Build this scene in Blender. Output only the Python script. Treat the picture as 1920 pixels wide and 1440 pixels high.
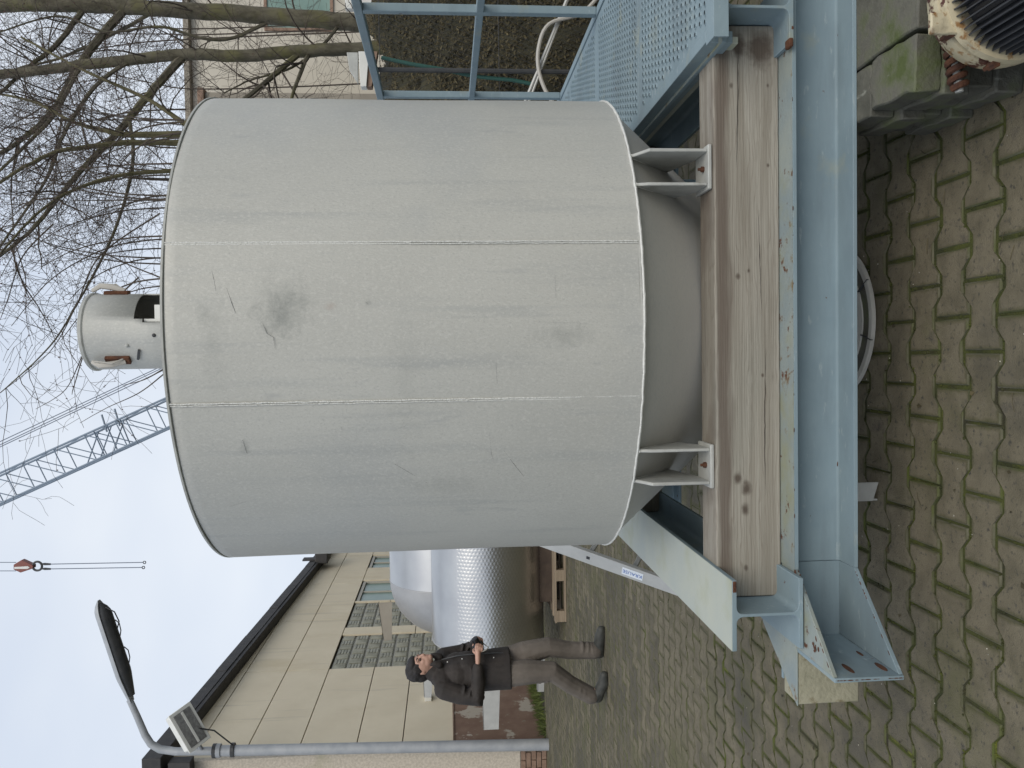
import bpy, bmesh, math, random
import numpy as np
from mathutils import Vector, Matrix
random.seed(7); rng = np.random.default_rng(7)
R_ = math.radians
scene = bpy.context.scene
for o in list(bpy.data.objects): bpy.data.objects.remove(o, do_unlink=True)
COL = scene.collection

# ------------------------------------------------------------ camera (held on its side: world up is picture left)
F, H = 1550.0, 1.47
def _cam():
    rho = -R_(1.02); x, y = 45/F, 122/F
    a = x*math.cos(rho)-y*math.sin(rho); b = x*math.sin(rho)+y*math.cos(rho)
    th = math.atan(b); ps = math.atan(a*math.cos(th))
    f = np.array([-math.sin(ps)*math.cos(th), math.cos(ps)*math.cos(th), -math.sin(th)])
    r0 = np.array([math.cos(ps), math.sin(ps), 0]); u0 = np.cross(r0, f)
    return r0*math.cos(rho)+u0*math.sin(rho), -r0*math.sin(rho)+u0*math.cos(rho), f
CR, CU, CF = _cam()
cam = bpy.data.cameras.new('camera'); cam.sensor_width = 36; cam.lens = 36*F/1920
cam.clip_start = .05; cam.clip_end = 2000
cam_o = bpy.data.objects.new('camera_view', cam); COL.objects.link(cam_o)
m = Matrix.Identity(4)
for i in range(3): m[i][0] = -CU[i]; m[i][1] = CR[i]; m[i][2] = -CF[i]
m[2][3] = H
cam_o.matrix_world = m; scene.camera = cam_o
def at(x, y, X=None, Y=None, Z=None):
    d = CF+CR*((720-y)/F)+CU*((960-x)/F)
    t = (Z-H)/d[2] if Z is not None else Y/d[1] if Y is not None else X/d[0]
    return Vector((t*d[0], t*d[1], H+t*d[2]))

# ------------------------------------------------------------ overcast sky, soft sun, exposure
SUN_EL, SUN_AZ = 42, 158            # behind the camera, slightly to the right
w = bpy.data.worlds.new('World'); scene.world = w; w.use_nodes = True
nt = w.node_tree; nt.nodes.clear()
out = nt.nodes.new('ShaderNodeOutputWorld'); bg = nt.nodes.new('ShaderNodeBackground')
sky = nt.nodes.new('ShaderNodeTexSky'); sky.sky_type = 'NISHITA'; sky.sun_disc = False
sky.sun_elevation = R_(SUN_EL); sky.sun_rotation = R_(SUN_AZ); sky.dust_density = 3
tc = nt.nodes.new('ShaderNodeTexCoord'); nz = nt.nodes.new('ShaderNodeTexNoise')
nz.inputs['Scale'].default_value = 1.6; nz.inputs['Detail'].default_value = 4
mp = nt.nodes.new('ShaderNodeMapping'); mp.inputs['Scale'].default_value = (1, 1, 2.2)
cr = nt.nodes.new('ShaderNodeValToRGB')
cr.color_ramp.elements[0].position = .32; cr.color_ramp.elements[0].color = (5.7, 6.55, 8.0, 1)
cr.color_ramp.elements[1].position = .68; cr.color_ramp.elements[1].color = (7.9, 8.4, 9.1, 1)
mx = nt.nodes.new('ShaderNodeMix'); mx.data_type = 'RGBA'; mx.inputs[0].default_value = .88
nt.links.new(tc.outputs['Generated'], mp.inputs[0]); nt.links.new(mp.outputs[0], nz.inputs[0])
nt.links.new(nz.outputs[0], cr.inputs[0]); nt.links.new(sky.outputs[0], mx.inputs[6]); nt.links.new(cr.outputs[0], mx.inputs[7])
nt.links.new(mx.outputs[2], bg.inputs[0]); bg.inputs[1].default_value = .1
nt.links.new(bg.outputs[0], out.inputs[0])
sl = bpy.data.lights.new('sun', 'SUN'); sl.energy = 1.5; sl.angle = R_(40); sl.color = (1, .93, .82)
so = bpy.data.objects.new('sun', sl); COL.objects.link(so)
az = R_(SUN_AZ); el = R_(SUN_EL)
sd = Vector((math.sin(az)*math.cos(el), math.cos(az)*math.cos(el), math.sin(el)))
so.rotation_euler = sd.to_track_quat('Z', 'Y').to_euler()
scene.view_settings.view_transform = 'Standard'; scene.view_settings.look = 'None'
scene.view_settings.gamma = 1; scene.view_settings.use_curve_mapping = False
scene.view_settings.exposure = .16

# ------------------------------------------------------------ helpers: materials
def mat(name, c1, c2=None, scale=5, stretch=(1, 1, 1), rough=.6, metal=0, bump=0, bscale=60, spots=(), island=0, detail=5, pos=(.35, .65), bstretch=None, spec=.5, trans=0):
    M = bpy.data.materials.new(name); M.use_nodes = True; n = M.node_tree; L = n.links.new
    b = n.nodes['Principled BSDF']; b.inputs['Roughness'].default_value = rough; b.inputs['Metallic'].default_value = metal
    b.inputs['Specular IOR Level'].default_value = spec
    if trans: b.inputs['Transmission Weight'].default_value = trans
    t = n.nodes.new('ShaderNodeTexCoord'); g = n.nodes.new('ShaderNodeNewGeometry')
    def noise(sc, st, det=detail):
        p = n.nodes.new('ShaderNodeMapping'); p.inputs['Scale'].default_value = st
        L(g.outputs['Position'], p.inputs[0])
        z = n.nodes.new('ShaderNodeTexNoise'); z.inputs['Scale'].default_value = sc; z.inputs['Detail'].default_value = det; z.inputs['Roughness'].default_value = .6
        L(p.outputs[0], z.inputs[0]); return z.outputs[0]
    def ramp(src, a, ca, bb, cb):
        r = n.nodes.new('ShaderNodeValToRGB'); e = r.color_ramp.elements
        e[0].position = a; e[1].position = bb; e[0].color = (*ca, 1) if len(ca) == 3 else ca; e[1].color = (*cb, 1) if len(cb) == 3 else cb
        L(src, r.inputs[0]); return r.outputs[0]
    def mix(fac, a, bb, mode='MIX'):
        q = n.nodes.new('ShaderNodeMix'); q.data_type = 'RGBA'; q.blend_type = mode
        (L(fac, q.inputs[0]) if not isinstance(fac, (int, float)) else setattr(q.inputs[0], 'default_value', fac))
        L(a, q.inputs[6]); (L(bb, q.inputs[7]) if not isinstance(bb, tuple) else setattr(q.inputs[7], 'default_value', (*bb, 1)))
        return q.outputs[2]
    c = ramp(noise(scale, stretch), pos[0], c1, pos[1], c2 or c1)
    if island:
        r = ramp(g.outputs['Random Per Island'], 0, (1-island,)*3, 1, (1+island, 1+island*.9, 1+island*.75))
        c = mix(1.0, c, r, 'MULTIPLY')
    for sp in spots:   # (colour, lo, hi, scale, stretch)
        f = ramp(noise(sp[3], sp[4] if len(sp) > 4 else (1, 1, 1), 6), sp[1], (0, 0, 0), sp[2], (1, 1, 1))
        c = mix(f, c, sp[0])
    L(c, b.inputs['Base Color'])
    if bump:
        bp = n.nodes.new('ShaderNodeBump'); bp.inputs['Strength'].default_value = bump; bp.inputs['Distance'].default_value = .01
        L(noise(bscale, bstretch or stretch), bp.inputs['Height']); L(bp.outputs[0], b.inputs['Normal'])
    M['_c'] = 1
    return M

# ------------------------------------------------------------ helpers: objects
def thing(name, label, cat, group=None, loc=(0, 0, 0)):
    o = bpy.data.objects.new(name, None); COL.objects.link(o); o.location = loc; o.empty_display_size = .1
    return tag(o, label, cat, group)
def tag(o, label=None, cat=None, group=None, kind=None):
    for k, v in (('label', label), ('category', cat), ('group', group), ('kind', kind)):
        if v: o[k] = v
    return o
def setp(o, parent):
    if parent is not None:
        o.parent = parent
        o.matrix_parent_inverse = Matrix.Translation(-wloc(parent))
    return o
def wloc(p):
    v = Vector((0, 0, 0))
    while p is not None:
        v += Vector(p.location); p = p.parent
        if p is not None: v -= wloc(p)      # children keep world coordinates
    return v
class MB:
    def __init__(s): s.v = []; s.f = []; s.mi = []; s.cur = 0
    def add(s, v, f):
        k = len(s.v); s.v += [tuple(p) for p in v]; s.f += [tuple(i+k for i in q) for q in f]; s.mi += [s.cur]*len(f); return s
    def box(s, a, b, M=None):
        (x0, y0, z0), (x1, y1, z1) = a, b
        v = [Vector(p) for p in ((x0, y0, z0), (x1, y0, z0), (x1, y1, z0), (x0, y1, z0), (x0, y0, z1), (x1, y0, z1), (x1, y1, z1), (x0, y1, z1))]
        if M is not None: v = [M @ p for p in v]
        return s.add(v, [(3, 2, 1, 0), (4, 5, 6, 7), (0, 1, 5, 4), (1, 2, 6, 5), (2, 3, 7, 6), (3, 0, 4, 7)])
    def prism(s, pts, d):       # closed 3D polygon swept by vector d
        n = len(pts); pts = [Vector(p) for p in pts]; d = Vector(d)
        nrm = sum(((pts[i]-pts[0]).cross(pts[(i+1) % n]-pts[0]) for i in range(1, n-1)), Vector())
        if nrm.dot(d) > 0: pts = pts[::-1]
        v = pts+[p+d for p in pts]
        return s.add(v, [tuple(range(n)), tuple(range(2*n-1, n-1, -1))]+[(i, i+n, (i+1) % n+n, (i+1) % n) for i in range(n)])
    def lathe(s, prof, M=None, n=32, a0=0, a1=2*math.pi, cap=True):     # prof [(r,z)] about z
        full = abs(a1-a0-2*math.pi) < 1e-6; m = n if full else n+1; v = []
        for r, z in prof:
            for k in range(m):
                a = a0+(a1-a0)*k/n; v.append(Vector((r*math.cos(a), r*math.sin(a), z)))
        if M is not None: v = [M @ p for p in v]
        f = []
        for i in range(len(prof)-1):
            for k in range(n):
                k2 = (k+1) % m; f.append((i*m+k, i*m+k2, (i+1)*m+k2, (i+1)*m+k))
        if cap and full:
            if prof[0][0] > 1e-6: f.append(tuple(range(m-1, -1, -1)))
            if prof[-1][0] > 1e-6: f.append(tuple((len(prof)-1)*m+k for k in range(m)))
        return s.add(v, f)
    def tube(s, pts, rad, n=8, cap=True, flat=1.0, side=None):
        pts = [Vector(p) for p in pts]; K = len(pts)
        if not hasattr(rad, '__len__'): rad = [rad]*K
        t0 = (pts[1]-pts[0]).normalized(); up = side or (Vector((0, 0, 1)) if abs(t0.z) < .9 else Vector((1, 0, 0)))
        nx = up.cross(t0).normalized(); v = []
        for i, p in enumerate(pts):
            t = (pts[min(i+1, K-1)]-pts[max(i-1, 0)]).normalized()
            nx = (nx-t*nx.dot(t)).normalized(); ny = t.cross(nx)
            for k in range(n):
                a = 2*math.pi*k/n; v.append(p+(nx*math.cos(a)+ny*math.sin(a)*flat)*rad[i])
        f = [(i*n+k, i*n+(k+1) % n, (i+1)*n+(k+1) % n, (i+1)*n+k) for i in range(K-1) for k in range(n)]
        if cap: f += [tuple(range(n-1, -1, -1)), tuple((K-1)*n+k for k in range(n))]
        return s.add(v, f)
    def ell(s, c, r, M=None, n=16, mseg=10):
        prof = [(math.sin(math.pi*i/mseg), -math.cos(math.pi*i/mseg)) for i in range(mseg+1)]
        T = Matrix.Translation(Vector(c)) @ (M or Matrix.Identity(4)) @ Matrix.Diagonal((*r, 1))
        return s.lathe([(max(a, 1e-4), b) for a, b in prof], T, n)
    def build(s, name, mats, parent=None, smooth=False, bevel=0, seg=2, angle=35):
        me = bpy.data.meshes.new(name); me.from_pydata(s.v, [], s.f)
        mats = mats if isinstance(mats, (list, tuple)) else [mats]
        for q in mats: me.materials.append(q)
        if len(mats) > 1: me.polygons.foreach_set('material_index', s.mi)
        o = bpy.data.objects.new(name, me); COL.objects.link(o)
        if smooth or bevel:
            me.polygons.foreach_set('use_smooth', [True]*len(me.polygons))
            me.set_sharp_from_angle(angle=R_(angle))
        if bevel:
            bv = o.modifiers.new('bevel', 'BEVEL'); bv.width = bevel; bv.segments = seg; bv.limit_method = 'ANGLE'; bv.angle_limit = R_(30); bv.harden_normals = False
        return setp(o, parent)
def bx(name, a, b, mt, parent=None, bevel=.002, M=None): return MB().box(a, b, M).build(name, mt, parent, bevel=bevel)
def rot(o, ax, ang): return Matrix.Translation(Vector(o)) @ Matrix.Rotation(ang, 4, ax) @ Matrix.Translation(-Vector(o))
def frame(p, zdir, xdir=(1, 0, 0)):
    z = Vector(zdir).normalized(); x = Vector(xdir); x = (x-z*x.dot(z)).normalized(); y = z.cross(x)
    return Matrix(((x.x, y.x, z.x, p[0]), (x.y, y.y, z.y, p[1]), (x.z, y.z, z.z, p[2]), (0, 0, 0, 1)))
def ibeam(wd, ht, tw, tf, r=.014):     # section points (across, up), origin bottom centre
    a, b = wd/2, tw/2; p = [(-a, 0), (a, 0), (a, tf)]
    def fil(cx, cy, s, e): return [(cx+r*math.cos(R_(q)), cy+r*math.sin(R_(q))) for q in np.linspace(s, e, 5)]
    p += fil(b+r, tf+r, 270, 180); p += fil(b+r, ht-tf-r, 180, 90); p += [(a, ht-tf), (a, ht), (-a, ht), (-a, ht-tf)]
    p += fil(-b-r, ht-tf-r, 90, 0); p += fil(-b-r, tf+r, 0, -90); p += [(-a, tf)]
    return p
def copy_tree(o, off, parent=None):
    c = o.copy(); COL.objects.link(c)
    if parent is None: c.location = Vector(o.location)+Vector(off)
    else: c.parent = parent
    for ch in list(o.children): copy_tree(ch, off, c)
    return c

# ------------------------------------------------------------ materials
RUST = (.10, .038, .018)
m_galv = mat('galvanised_sheet', (.43, .427, .392), (.488, .484, .443), 3, (1, 1, .35), .55, .15, .12, 240, [((.39, .40, .39), .5, .8, 1.6), ((.385, .39, .37), .54, .72, 5, (3, 3, .2)), ((.52, .515, .475), .5, .74, 150, (1, 1, .6)), ((.385, .385, .36), .54, .74, 190, (1, 1, .7)), ((.37, .375, .36), .64, .8, 18, (1, 1, .25))], pos=(.3, .7))
m_galv2 = mat('galvanised_plate', (.36, .365, .345), (.45, .455, .425), 14, (1, 1, 1), .6, .1, .12, 90, [((.25, .24, .21), .6, .78, 9)])
m_cone = mat('brushed_galvanised', (.42, .41, .375), (.47, .462, .42), 2.5, (1, 1, 1), .6, .1, .1, 120, [((.39, .39, .37), .5, .8, 60, (1, 1, 4))], pos=(.3, .7))
m_weld = mat('weld_bead', (.60, .60, .565), (.70, .70, .66), 90, rough=.5, metal=.1, bump=.5, bscale=150)
m_blue = mat('blue_grey_paint', (.196, .262, .294), (.232, .302, .332), 4, rough=.62, spec=.3, bump=.1, bscale=50, spots=[((.165, .21, .23), .52, .75, 2.5, (.4, 1, 3)), ((.27, .30, .26), .6, .76, 6), ((.29, .35, .37), .62, .7, 45, (.3, 1, 1)), (RUST, .695, .72, 22)])
m_blue_top = mat('weathered_blue_paint', (.22, .265, .27), (.28, .31, .28), 7, rough=.65, bump=.2, bscale=60, spots=[((.25, .26, .18), .52, .70, 5), ((.19, .14, .07), .60, .68, 13), (RUST, .63, .68, 26)])
m_algae = mat('algae_stained_paint', (.36, .395, .37), (.42, .44, .375), 3, rough=.7, bump=.1, bscale=50, spots=[((.34, .355, .25), .54, .76, 5), ((.22, .22, .15), .7, .8, 25)])
m_beige_peel = mat('peeling_beige_paint', (.27, .26, .185), (.36, .34, .25), 12, rough=.85, bump=.5, bscale=70, spots=[((.20, .17, .10), .6, .68, 20), (RUST, .68, .72, 14)])
m_rust = mat('rust', (.055, .022, .013), (.115, .045, .02), 40, rough=.9, bump=.5, bscale=120)
m_dark = mat('dark_steel', (.03, .033, .036), (.05, .05, .05), 10, rough=.5)
m_paver = mat('concrete_paver', (.086, .076, .050), (.142, .125, .086), 9, rough=.9, bump=.5, bscale=200, island=.34, detail=8,
              spots=[((.070, .064, .048), .52, .68, .9), ((.088, .088, .034), .54, .76, 1.6), ((.062, .056, .046), .60, .74, 9), ((.050, .046, .036), .56, .70, 60), ((.24, .22, .18), .70, .75, 120)])
m_joint = mat('mossy_joint', (.036, .041, .011), (.080, .090, .016), 9, rough=1, bump=.9, bscale=160, spots=[((.036, .031, .018), .54, .68, 3.2), ((.19, .21, .025), .62, .74, 4)])
m_pedge = mat('paver_edge', (.06, .062, .030), (.12, .112, .075), 13, rough=.95, bump=.3, bscale=180, spots=[((.07, .085, .016), .50, .66, 4)])
m_conc = mat('wet_concrete', (.060, .060, .048), (.135, .132, .11), 6, rough=.7, bump=.4, bscale=70, island=.3, spots=[((.075, .095, .028), .50, .68, 6), ((.25, .25, .21), .66, .72, 7, (3, 1, .4))])
m_cream = mat('cream_panel', (.64, .565, .42), (.69, .615, .465), 1.5, rough=.85, bump=.08, bscale=40, island=.05, spots=[((.57, .48, .31), .6, .8, .9, (1, 1, .4)), ((.47, .42, .33), .6, .8, 2.5, (2, 2, .15))])
m_gap = mat('panel_joint', (.17, .14, .11), rough=.9)
m_plinth = mat('red_brown_plinth', (.17, .10, .068), (.23, .15, .105), 3, rough=.9, bump=.2, bscale=40, spots=[((.42, .37, .30), .585, .61, 1.3), ((.25, .24, .17), .62, .7, 6)])
m_dash = mat('pebble_dash', (.46, .41, .335), (.62, .56, .47), 28, rough=1, bump=1, bscale=130, spots=[((.38, .36, .25), .6, .8, 1.2)])
m_brick = mat('brown_brick', (.20, .13, .09), (.28, .19, .14), 10, rough=.9, bump=.3, bscale=60)
m_chock = mat('shade_dark_wood', (.05, .034, .024), (.085, .06, .042), 6, rough=.8)  # chock wood, with the shading under the lying vessel put into its dark colour
m_crack = mat('dark_wood_crack', (.045, .036, .028), rough=1)
m_roof = mat('dark_fascia', (.03, .03, .032), (.055, .052, .05), 6, rough=.7, bump=.2, bscale=40)
m_stain = mat('stainless_steel', (.50, .50, .50), (.57, .57, .56), 2, rough=.33, metal=1, bump=.02, bscale=200)
m_stain2 = mat('dull_stainless', (.36, .36, .36), (.42, .42, .42), 3, rough=.5, metal=.6)
m_alu = mat('aluminium', (.42, .42, .40), (.48, .48, .455), 8, rough=.5, metal=.3)
m_pole = mat('galvanised_pole', (.30, .32, .34), (.38, .395, .41), 6, rough=.55, metal=.2)
m_glassb = mat('glass_block', (.22, .22, .165), (.34, .335, .265), 5, rough=.5, spots=[((.36, .36, .31), .6, .72, 12)], island=.2, spec=.6)
m_pane = mat('window_pane', (.16, .25, .22), (.21, .31, .27), 2, (1, .3, 1), rough=.25, spec=.4)
m_wframe = mat('window_frame_paint', (.42, .40, .34), rough=.6)
m_white = mat('white_enamel', (.62, .62, .58), (.70, .70, .66), 5, rough=.45)
m_lens = mat('lamp_lens', (.10, .10, .095), (.2, .2, .19), 20, rough=.2, spec=.7)
m_pallet = mat('pallet_wood', (.19, .15, .105), (.29, .235, .17), 5, (.2, 3, 3), rough=.85, bump=.3, bscale=30, island=.25)
m_bark = mat('tree_bark', (.062, .056, .036), (.13, .118, .084), 14, (1, 1, .5), rough=.95, bump=.9, bscale=38, spots=[((.12, .115, .045), .5, .7, 2.2)])
m_olive = mat('olive_bark', (.075, .069, .032), (.135, .12, .066), 9, rough=.95, bump=.4, bscale=45)
m_twig = mat('twig_bark', (.055, .043, .034), (.10, .080, .062), 6, rough=.9)
m_bud = mat('dry_bud', (.055, .030, .022), (.10, .05, .035), 20, rough=.9, island=.3)
m_leaf = mat('dead_leaf', (.042, .036, .017), (.085, .070, .034), 3, rough=.9, island=.5)
m_soil = mat('bank_soil', (.022, .021, .011), (.045, .041, .022), 3, rough=1, bump=1, bscale=30)
m_house = mat('cream_render', (.50, .465, .39), (.56, .52, .44), .8, rough=.9, bump=.05, bscale=30, spots=[((.36, .34, .27), .6, .8, .5)])
m_housed = mat('grey_brown_render_and_leg_shade', (.24, .215, .175), (.30, .27, .22), 1.5, rough=.95, bump=.2, bscale=30)  # render of the annex; also a leg's shade as colour
m_crane = mat('crane_paint', (.20, .25, .31), rough=.6)
m_cable = mat('steel_cable', (.16, .19, .24), rough=.6)
m_red = mat('red_paint', (.20, .065, .05), rough=.5)
m_motorb = mat('chipped_cream_enamel', (.44, .38, .25), (.53, .465, .32), 6, rough=.45, bump=.2, bscale=50, spots=[((.27, .15, .06), .56, .63, 26), ((.085, .030, .020), .55, .575, 15), ((.12, .10, .07), .60, .72, 8)])
m_fin = mat('grey_black_enamel', (.035, .038, .044), (.055, .058, .064), 15, rough=.45)
m_skin = mat('skin', (.42, .245, .18), (.47, .28, .21), 20, rough=.55)
m_hair = mat('dark_hair', (.012, .010, .010), (.022, .018, .017), 60, rough=.7, bump=.4, bscale=150)
m_jacket = mat('dark_brown_jacket', (.018, .0145, .0125), (.034, .027, .023), 8, rough=.75, bump=.5, bscale=26)
m_trous = mat('taupe_trousers', (.098, .084, .070), (.142, .122, .103), 6, rough=.9, bump=.5, bscale=22)
m_shoe = mat('dark_leather_shoe', (.03, .032, .028), (.055, .055, .048), 18, rough=.6)
m_lip = mat('lip', (.33, .13, .11), rough=.5)
m_eye = mat('brow_and_eye_brown', (.07, .04, .03), rough=.5)  # dark brown for brows and eyes
m_black = mat('black_plastic', (.012, .012, .013), rough=.4)
m_sticker = mat('white_sticker', (.72, .76, .80), rough=.4)
m_print = mat('blue_print', (.03, .12, .42), rough=.4)
m_green = mat('green_hose', (.02, .08, .065), rough=.5)
m_grass = mat('grass', (.045, .07, .012), (.10, .125, .03), 6, rough=.8, island=.4)
m_hose = mat('pale_hose', (.42, .40, .36), rough=.6)
m_chip = mat('pale_chip', (.42, .40, .34), rough=.8, island=.4)
m_smudge = mat('grey_smudge', (.29, .30, .30), (.335, .34, .34), 30, rough=.6, metal=.2)
m_scratch = mat('dark_scratch', (.17, .175, .18), rough=.6)
m_lid = mat('pale_concrete_lid', (.40, .39, .35), (.52, .51, .47), 6, rough=.8, bump=.2, bscale=60)

def wood_mat(name, tint=1.0):
    M = bpy.data.materials.new(name); M.use_nodes = True; n = M.node_tree; L = n.links.new; b = n.nodes['Principled BSDF']; b.inputs['Roughness'].default_value = .85
    g = n.nodes.new('ShaderNodeNewGeometry')
    def noise(sc, st, det=6, dist=0):
        p = n.nodes.new('ShaderNodeMapping'); p.inputs['Scale'].default_value = st; L(g.outputs['Position'], p.inputs[0])
        z = n.nodes.new('ShaderNodeTexNoise'); z.inputs['Scale'].default_value = sc; z.inputs['Detail'].default_value = det; z.inputs['Distortion'].default_value = dist; L(p.outputs[0], z.inputs[0]); return z.outputs[0]
    def ramp(src, els):
        r = n.nodes.new('ShaderNodeValToRGB'); e = r.color_ramp.elements
        while len(e) < len(els): e.new(.5)
        for q, (ps, c) in zip(e, els): q.position = ps; q.color = (*c, 1)
        L(src, r.inputs[0]); return r.outputs[0]
    def mix(f, a, c, mode='MIX'):
        q = n.nodes.new('ShaderNodeMix'); q.data_type = 'RGBA'; q.blend_type = mode; L(f, q.inputs[0]); L(a, q.inputs[6])
        (L(c, q.inputs[7]) if not isinstance(c, tuple) else setattr(q.inputs[7], 'default_value', (*c, 1))); return q.outputs[2]
    T = lambda c: tuple(x*tint for x in c)
    c = ramp(noise(10, (.10, 2, 2), 5, .6), [(.3, T((.225, .202, .162))), (.5, T((.298, .276, .230))), (.7, T((.365, .345, .296)))])
    # growth-ring lines running with the grain, bent by a slow noise
    wv = n.nodes.new('ShaderNodeTexWave'); wv.wave_type = 'BANDS'; wv.bands_direction = 'Z'; wv.inputs['Scale'].default_value = 30; wv.inputs['Distortion'].default_value = 14; wv.inputs['Detail'].default_value = 3; wv.inputs['Detail Scale'].default_value = .8
    p = n.nodes.new('ShaderNodeMapping'); p.inputs['Scale'].default_value = (.16, .8, 1); L(g.outputs['Position'], p.inputs[0]); L(p.outputs[0], wv.inputs[0])
    c = mix(ramp(wv.outputs[1], [(.0, (.45, .45, .45)), (.2, (0, 0, 0))]), c, T((.185, .155, .122)))
    c = mix(ramp(noise(90, (.02, 3, 3), 4), [(.48, (0, 0, 0)), (.70, (.5, .5, .5))]), c, T((.15, .128, .10)))
    c = mix(ramp(noise(3.2, (.35, 1, 1), 4), [(.55, (0, 0, 0)), (.75, (.6, .6, .6))]), c, T((.22, .22, .185)))
    # dark brown band under the top edge, knots and damp stains
    sep = n.nodes.new('ShaderNodeSeparateXYZ'); L(g.outputs['Position'], sep.inputs[0])
    band = noise(5, (.5, 1, 3), 3)
    ad = n.nodes.new('ShaderNodeMath'); ad.operation = 'MULTIPLY_ADD'; ad.inputs[1].default_value = .07; L(band, ad.inputs[0]); L(sep.outputs[2], ad.inputs[2])
    c = mix(ramp(ad.outputs[0], [(.658, (0, 0, 0)), (.676, (.75, .75, .75)), (.700, (.75, .75, .75)), (.712, (.15, .15, .15))]), c, T((.105, .078, .060)))
    for kx, kz, r in KNOTS:
        cv = n.nodes.new('ShaderNodeCombineXYZ'); cv.inputs[0].default_value = kx; cv.inputs[2].default_value = kz; cv.inputs[1].default_value = 2.39
        d = n.nodes.new('ShaderNodeVectorMath'); d.operation = 'SUBTRACT'; L(g.outputs['Position'], d.inputs[0]); L(cv.outputs[0], d.inputs[1])
        sc = n.nodes.new('ShaderNodeVectorMath'); sc.operation = 'MULTIPLY'; sc.inputs[1].default_value = (.7, .3, 1); L(d.outputs[0], sc.inputs[0])
        ln = n.nodes.new('ShaderNodeVectorMath'); ln.operation = 'LENGTH'; L(sc.outputs[0], ln.inputs[0])
        nn = n.nodes.new('ShaderNodeMath'); nn.operation = 'MULTIPLY_ADD'; L(noise(40, (1, 1, 1)), nn.inputs[0]); nn.inputs[1].default_value = r*.9; L(ln.outputs[1], nn.inputs[2])
        c = mix(ramp(nn.outputs[0], [(r*.8, (.9, .9, .9)), (r*1.35, (0, 0, 0))]), c, T((.075, .055, .04)))
    L(c, b.inputs['Base Color'])
    bp = n.nodes.new('ShaderNodeBump'); bp.inputs['Strength'].default_value = .35; bp.inputs['Distance'].default_value = .006; L(noise(70, (.03, 3, 3), 4), bp.inputs['Height']); L(bp.outputs[0], b.inputs['Normal'])
    return M
KNOTS = [(.792, .623, .008), (.793, .514, .006), (.90, .535, .05), (.91, .60, .03), (.234, .607, .008), (.25, .575, .006), (-.365, .612, .016), (-.395, .585, .02), (-.46, .59, .016), (-.635, .588, .008), (-.06, .535, .005), (.56, .514, .005)]
m_wood = wood_mat('weathered_timber')

# ------------------------------------------------------------ pavement of bone-shaped pavers
def edge_moss(M):
    n = M.node_tree; L = n.links.new; b = n.nodes['Principled BSDF']; src = b.inputs['Base Color'].links[0].from_socket
    at_ = n.nodes.new('ShaderNodeAttribute'); at_.attribute_name = 'edge'; g = n.nodes.new('ShaderNodeNewGeometry')
    def nz_(sc):
        z = n.nodes.new('ShaderNodeTexNoise'); z.inputs['Scale'].default_value = sc; z.inputs['Detail'].default_value = 5; L(g.outputs['Position'], z.inputs[0]); return z.outputs[0]
    m1 = n.nodes.new('ShaderNodeMath'); m1.operation = 'MULTIPLY_ADD'; L(nz_(26), m1.inputs[0]); m1.inputs[1].default_value = 1.3; m1.inputs[2].default_value = -.65
    m2 = n.nodes.new('ShaderNodeMath'); m2.operation = 'ADD'; L(m1.outputs[0], m2.inputs[0]); L(at_.outputs['Fac'], m2.inputs[1])
    m3 = n.nodes.new('ShaderNodeMath'); m3.operation = 'MULTIPLY_ADD'; L(nz_(1.7), m3.inputs[0]); m3.inputs[1].default_value = 1.6; m3.inputs[2].default_value = -.8; 
    m4 = n.nodes.new('ShaderNodeMath'); m4.operation = 'ADD'; L(m2.outputs[0], m4.inputs[0]); L(m3.outputs[0], m4.inputs[1])
    mr = n.nodes.new('ShaderNodeMapRange'); mr.inputs[1].default_value = .35; mr.inputs[2].default_value = 1.25; mr.inputs[3].default_value = 0; mr.inputs[4].default_value = .85; L(m4.outputs[0], mr.inputs[0])
    q = n.nodes.new('ShaderNodeMix'); q.data_type = 'RGBA'; L(mr.outputs[0], q.inputs[0]); L(src, q.inputs[6]); q.inputs[7].default_value = (.060, .058, .018, 1); L(q.outputs[2], b.inputs['Base Color'])
edge_moss(m_paver)
PX, PY, GAP = .2, .14, .009
def bone(scale=1.0):
    L, W, N = PX/2-GAP/2, .0845-.0068, .0555-.0068
    q = [(L, W), (.066, W), (.034, N), (-.034, N), (-.066, W), (-L, W)]
    return np.array(q+[(-x, -y) for x, y in q])
def paver_arrays():
    o = bone(); n = len(o); sg = np.sign(o)
    inn = o-sg*np.array([.020, .018]); ins = o-sg*.004
    v = np.vstack([np.c_[inn, np.zeros(n)], np.c_[ins, np.full(n, -.0003)], np.c_[o, np.full(n, -.0048)], np.c_[o, np.full(n, -.03)]])
    f = [(11, 0, 1, 10), (10, 1, 2, 9), (9, 2, 3, 8), (8, 3, 4, 7), (7, 4, 5, 6)]
    ring = lambda k: [(i+k*n, i+(k+1)*n, (i+1) % n+(k+1)*n, (i+1) % n+k*n) for i in range(n)]
    return v, f+ring(0), ring(1), ring(2), np.repeat([0., 1., 1., 1.], n)
pv, ptop, pedge, pside, pat = paver_arrays()
ground = MB().add([(-60, -12, -.03), (60, -12, -.03), (60, 160, -.03), (-60, 160, -.03)], [(0, 1, 2, 3)]).build('ground', m_soil); tag(ground, kind='structure')
X0, X1, Y0, Y1 = -9.6, 4.2, .6, 13.0
pave = MB().add([(X0-1, Y0-2, -.0055), (X1+1, Y0-2, -.0055), (X1+1, Y1+.1, -.0055), (X0-1, Y1+.1, -.0055)], [(0, 1, 2, 3)]).build('pavement', m_joint); tag(pave, kind='structure')
m_fill = mat('sanded_joint', (.075, .067, .040), (.12, .107, .062), 3, rough=1, bump=.4, bscale=120, spots=[((.085, .095, .02), .55, .7, 2.5)])
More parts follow.
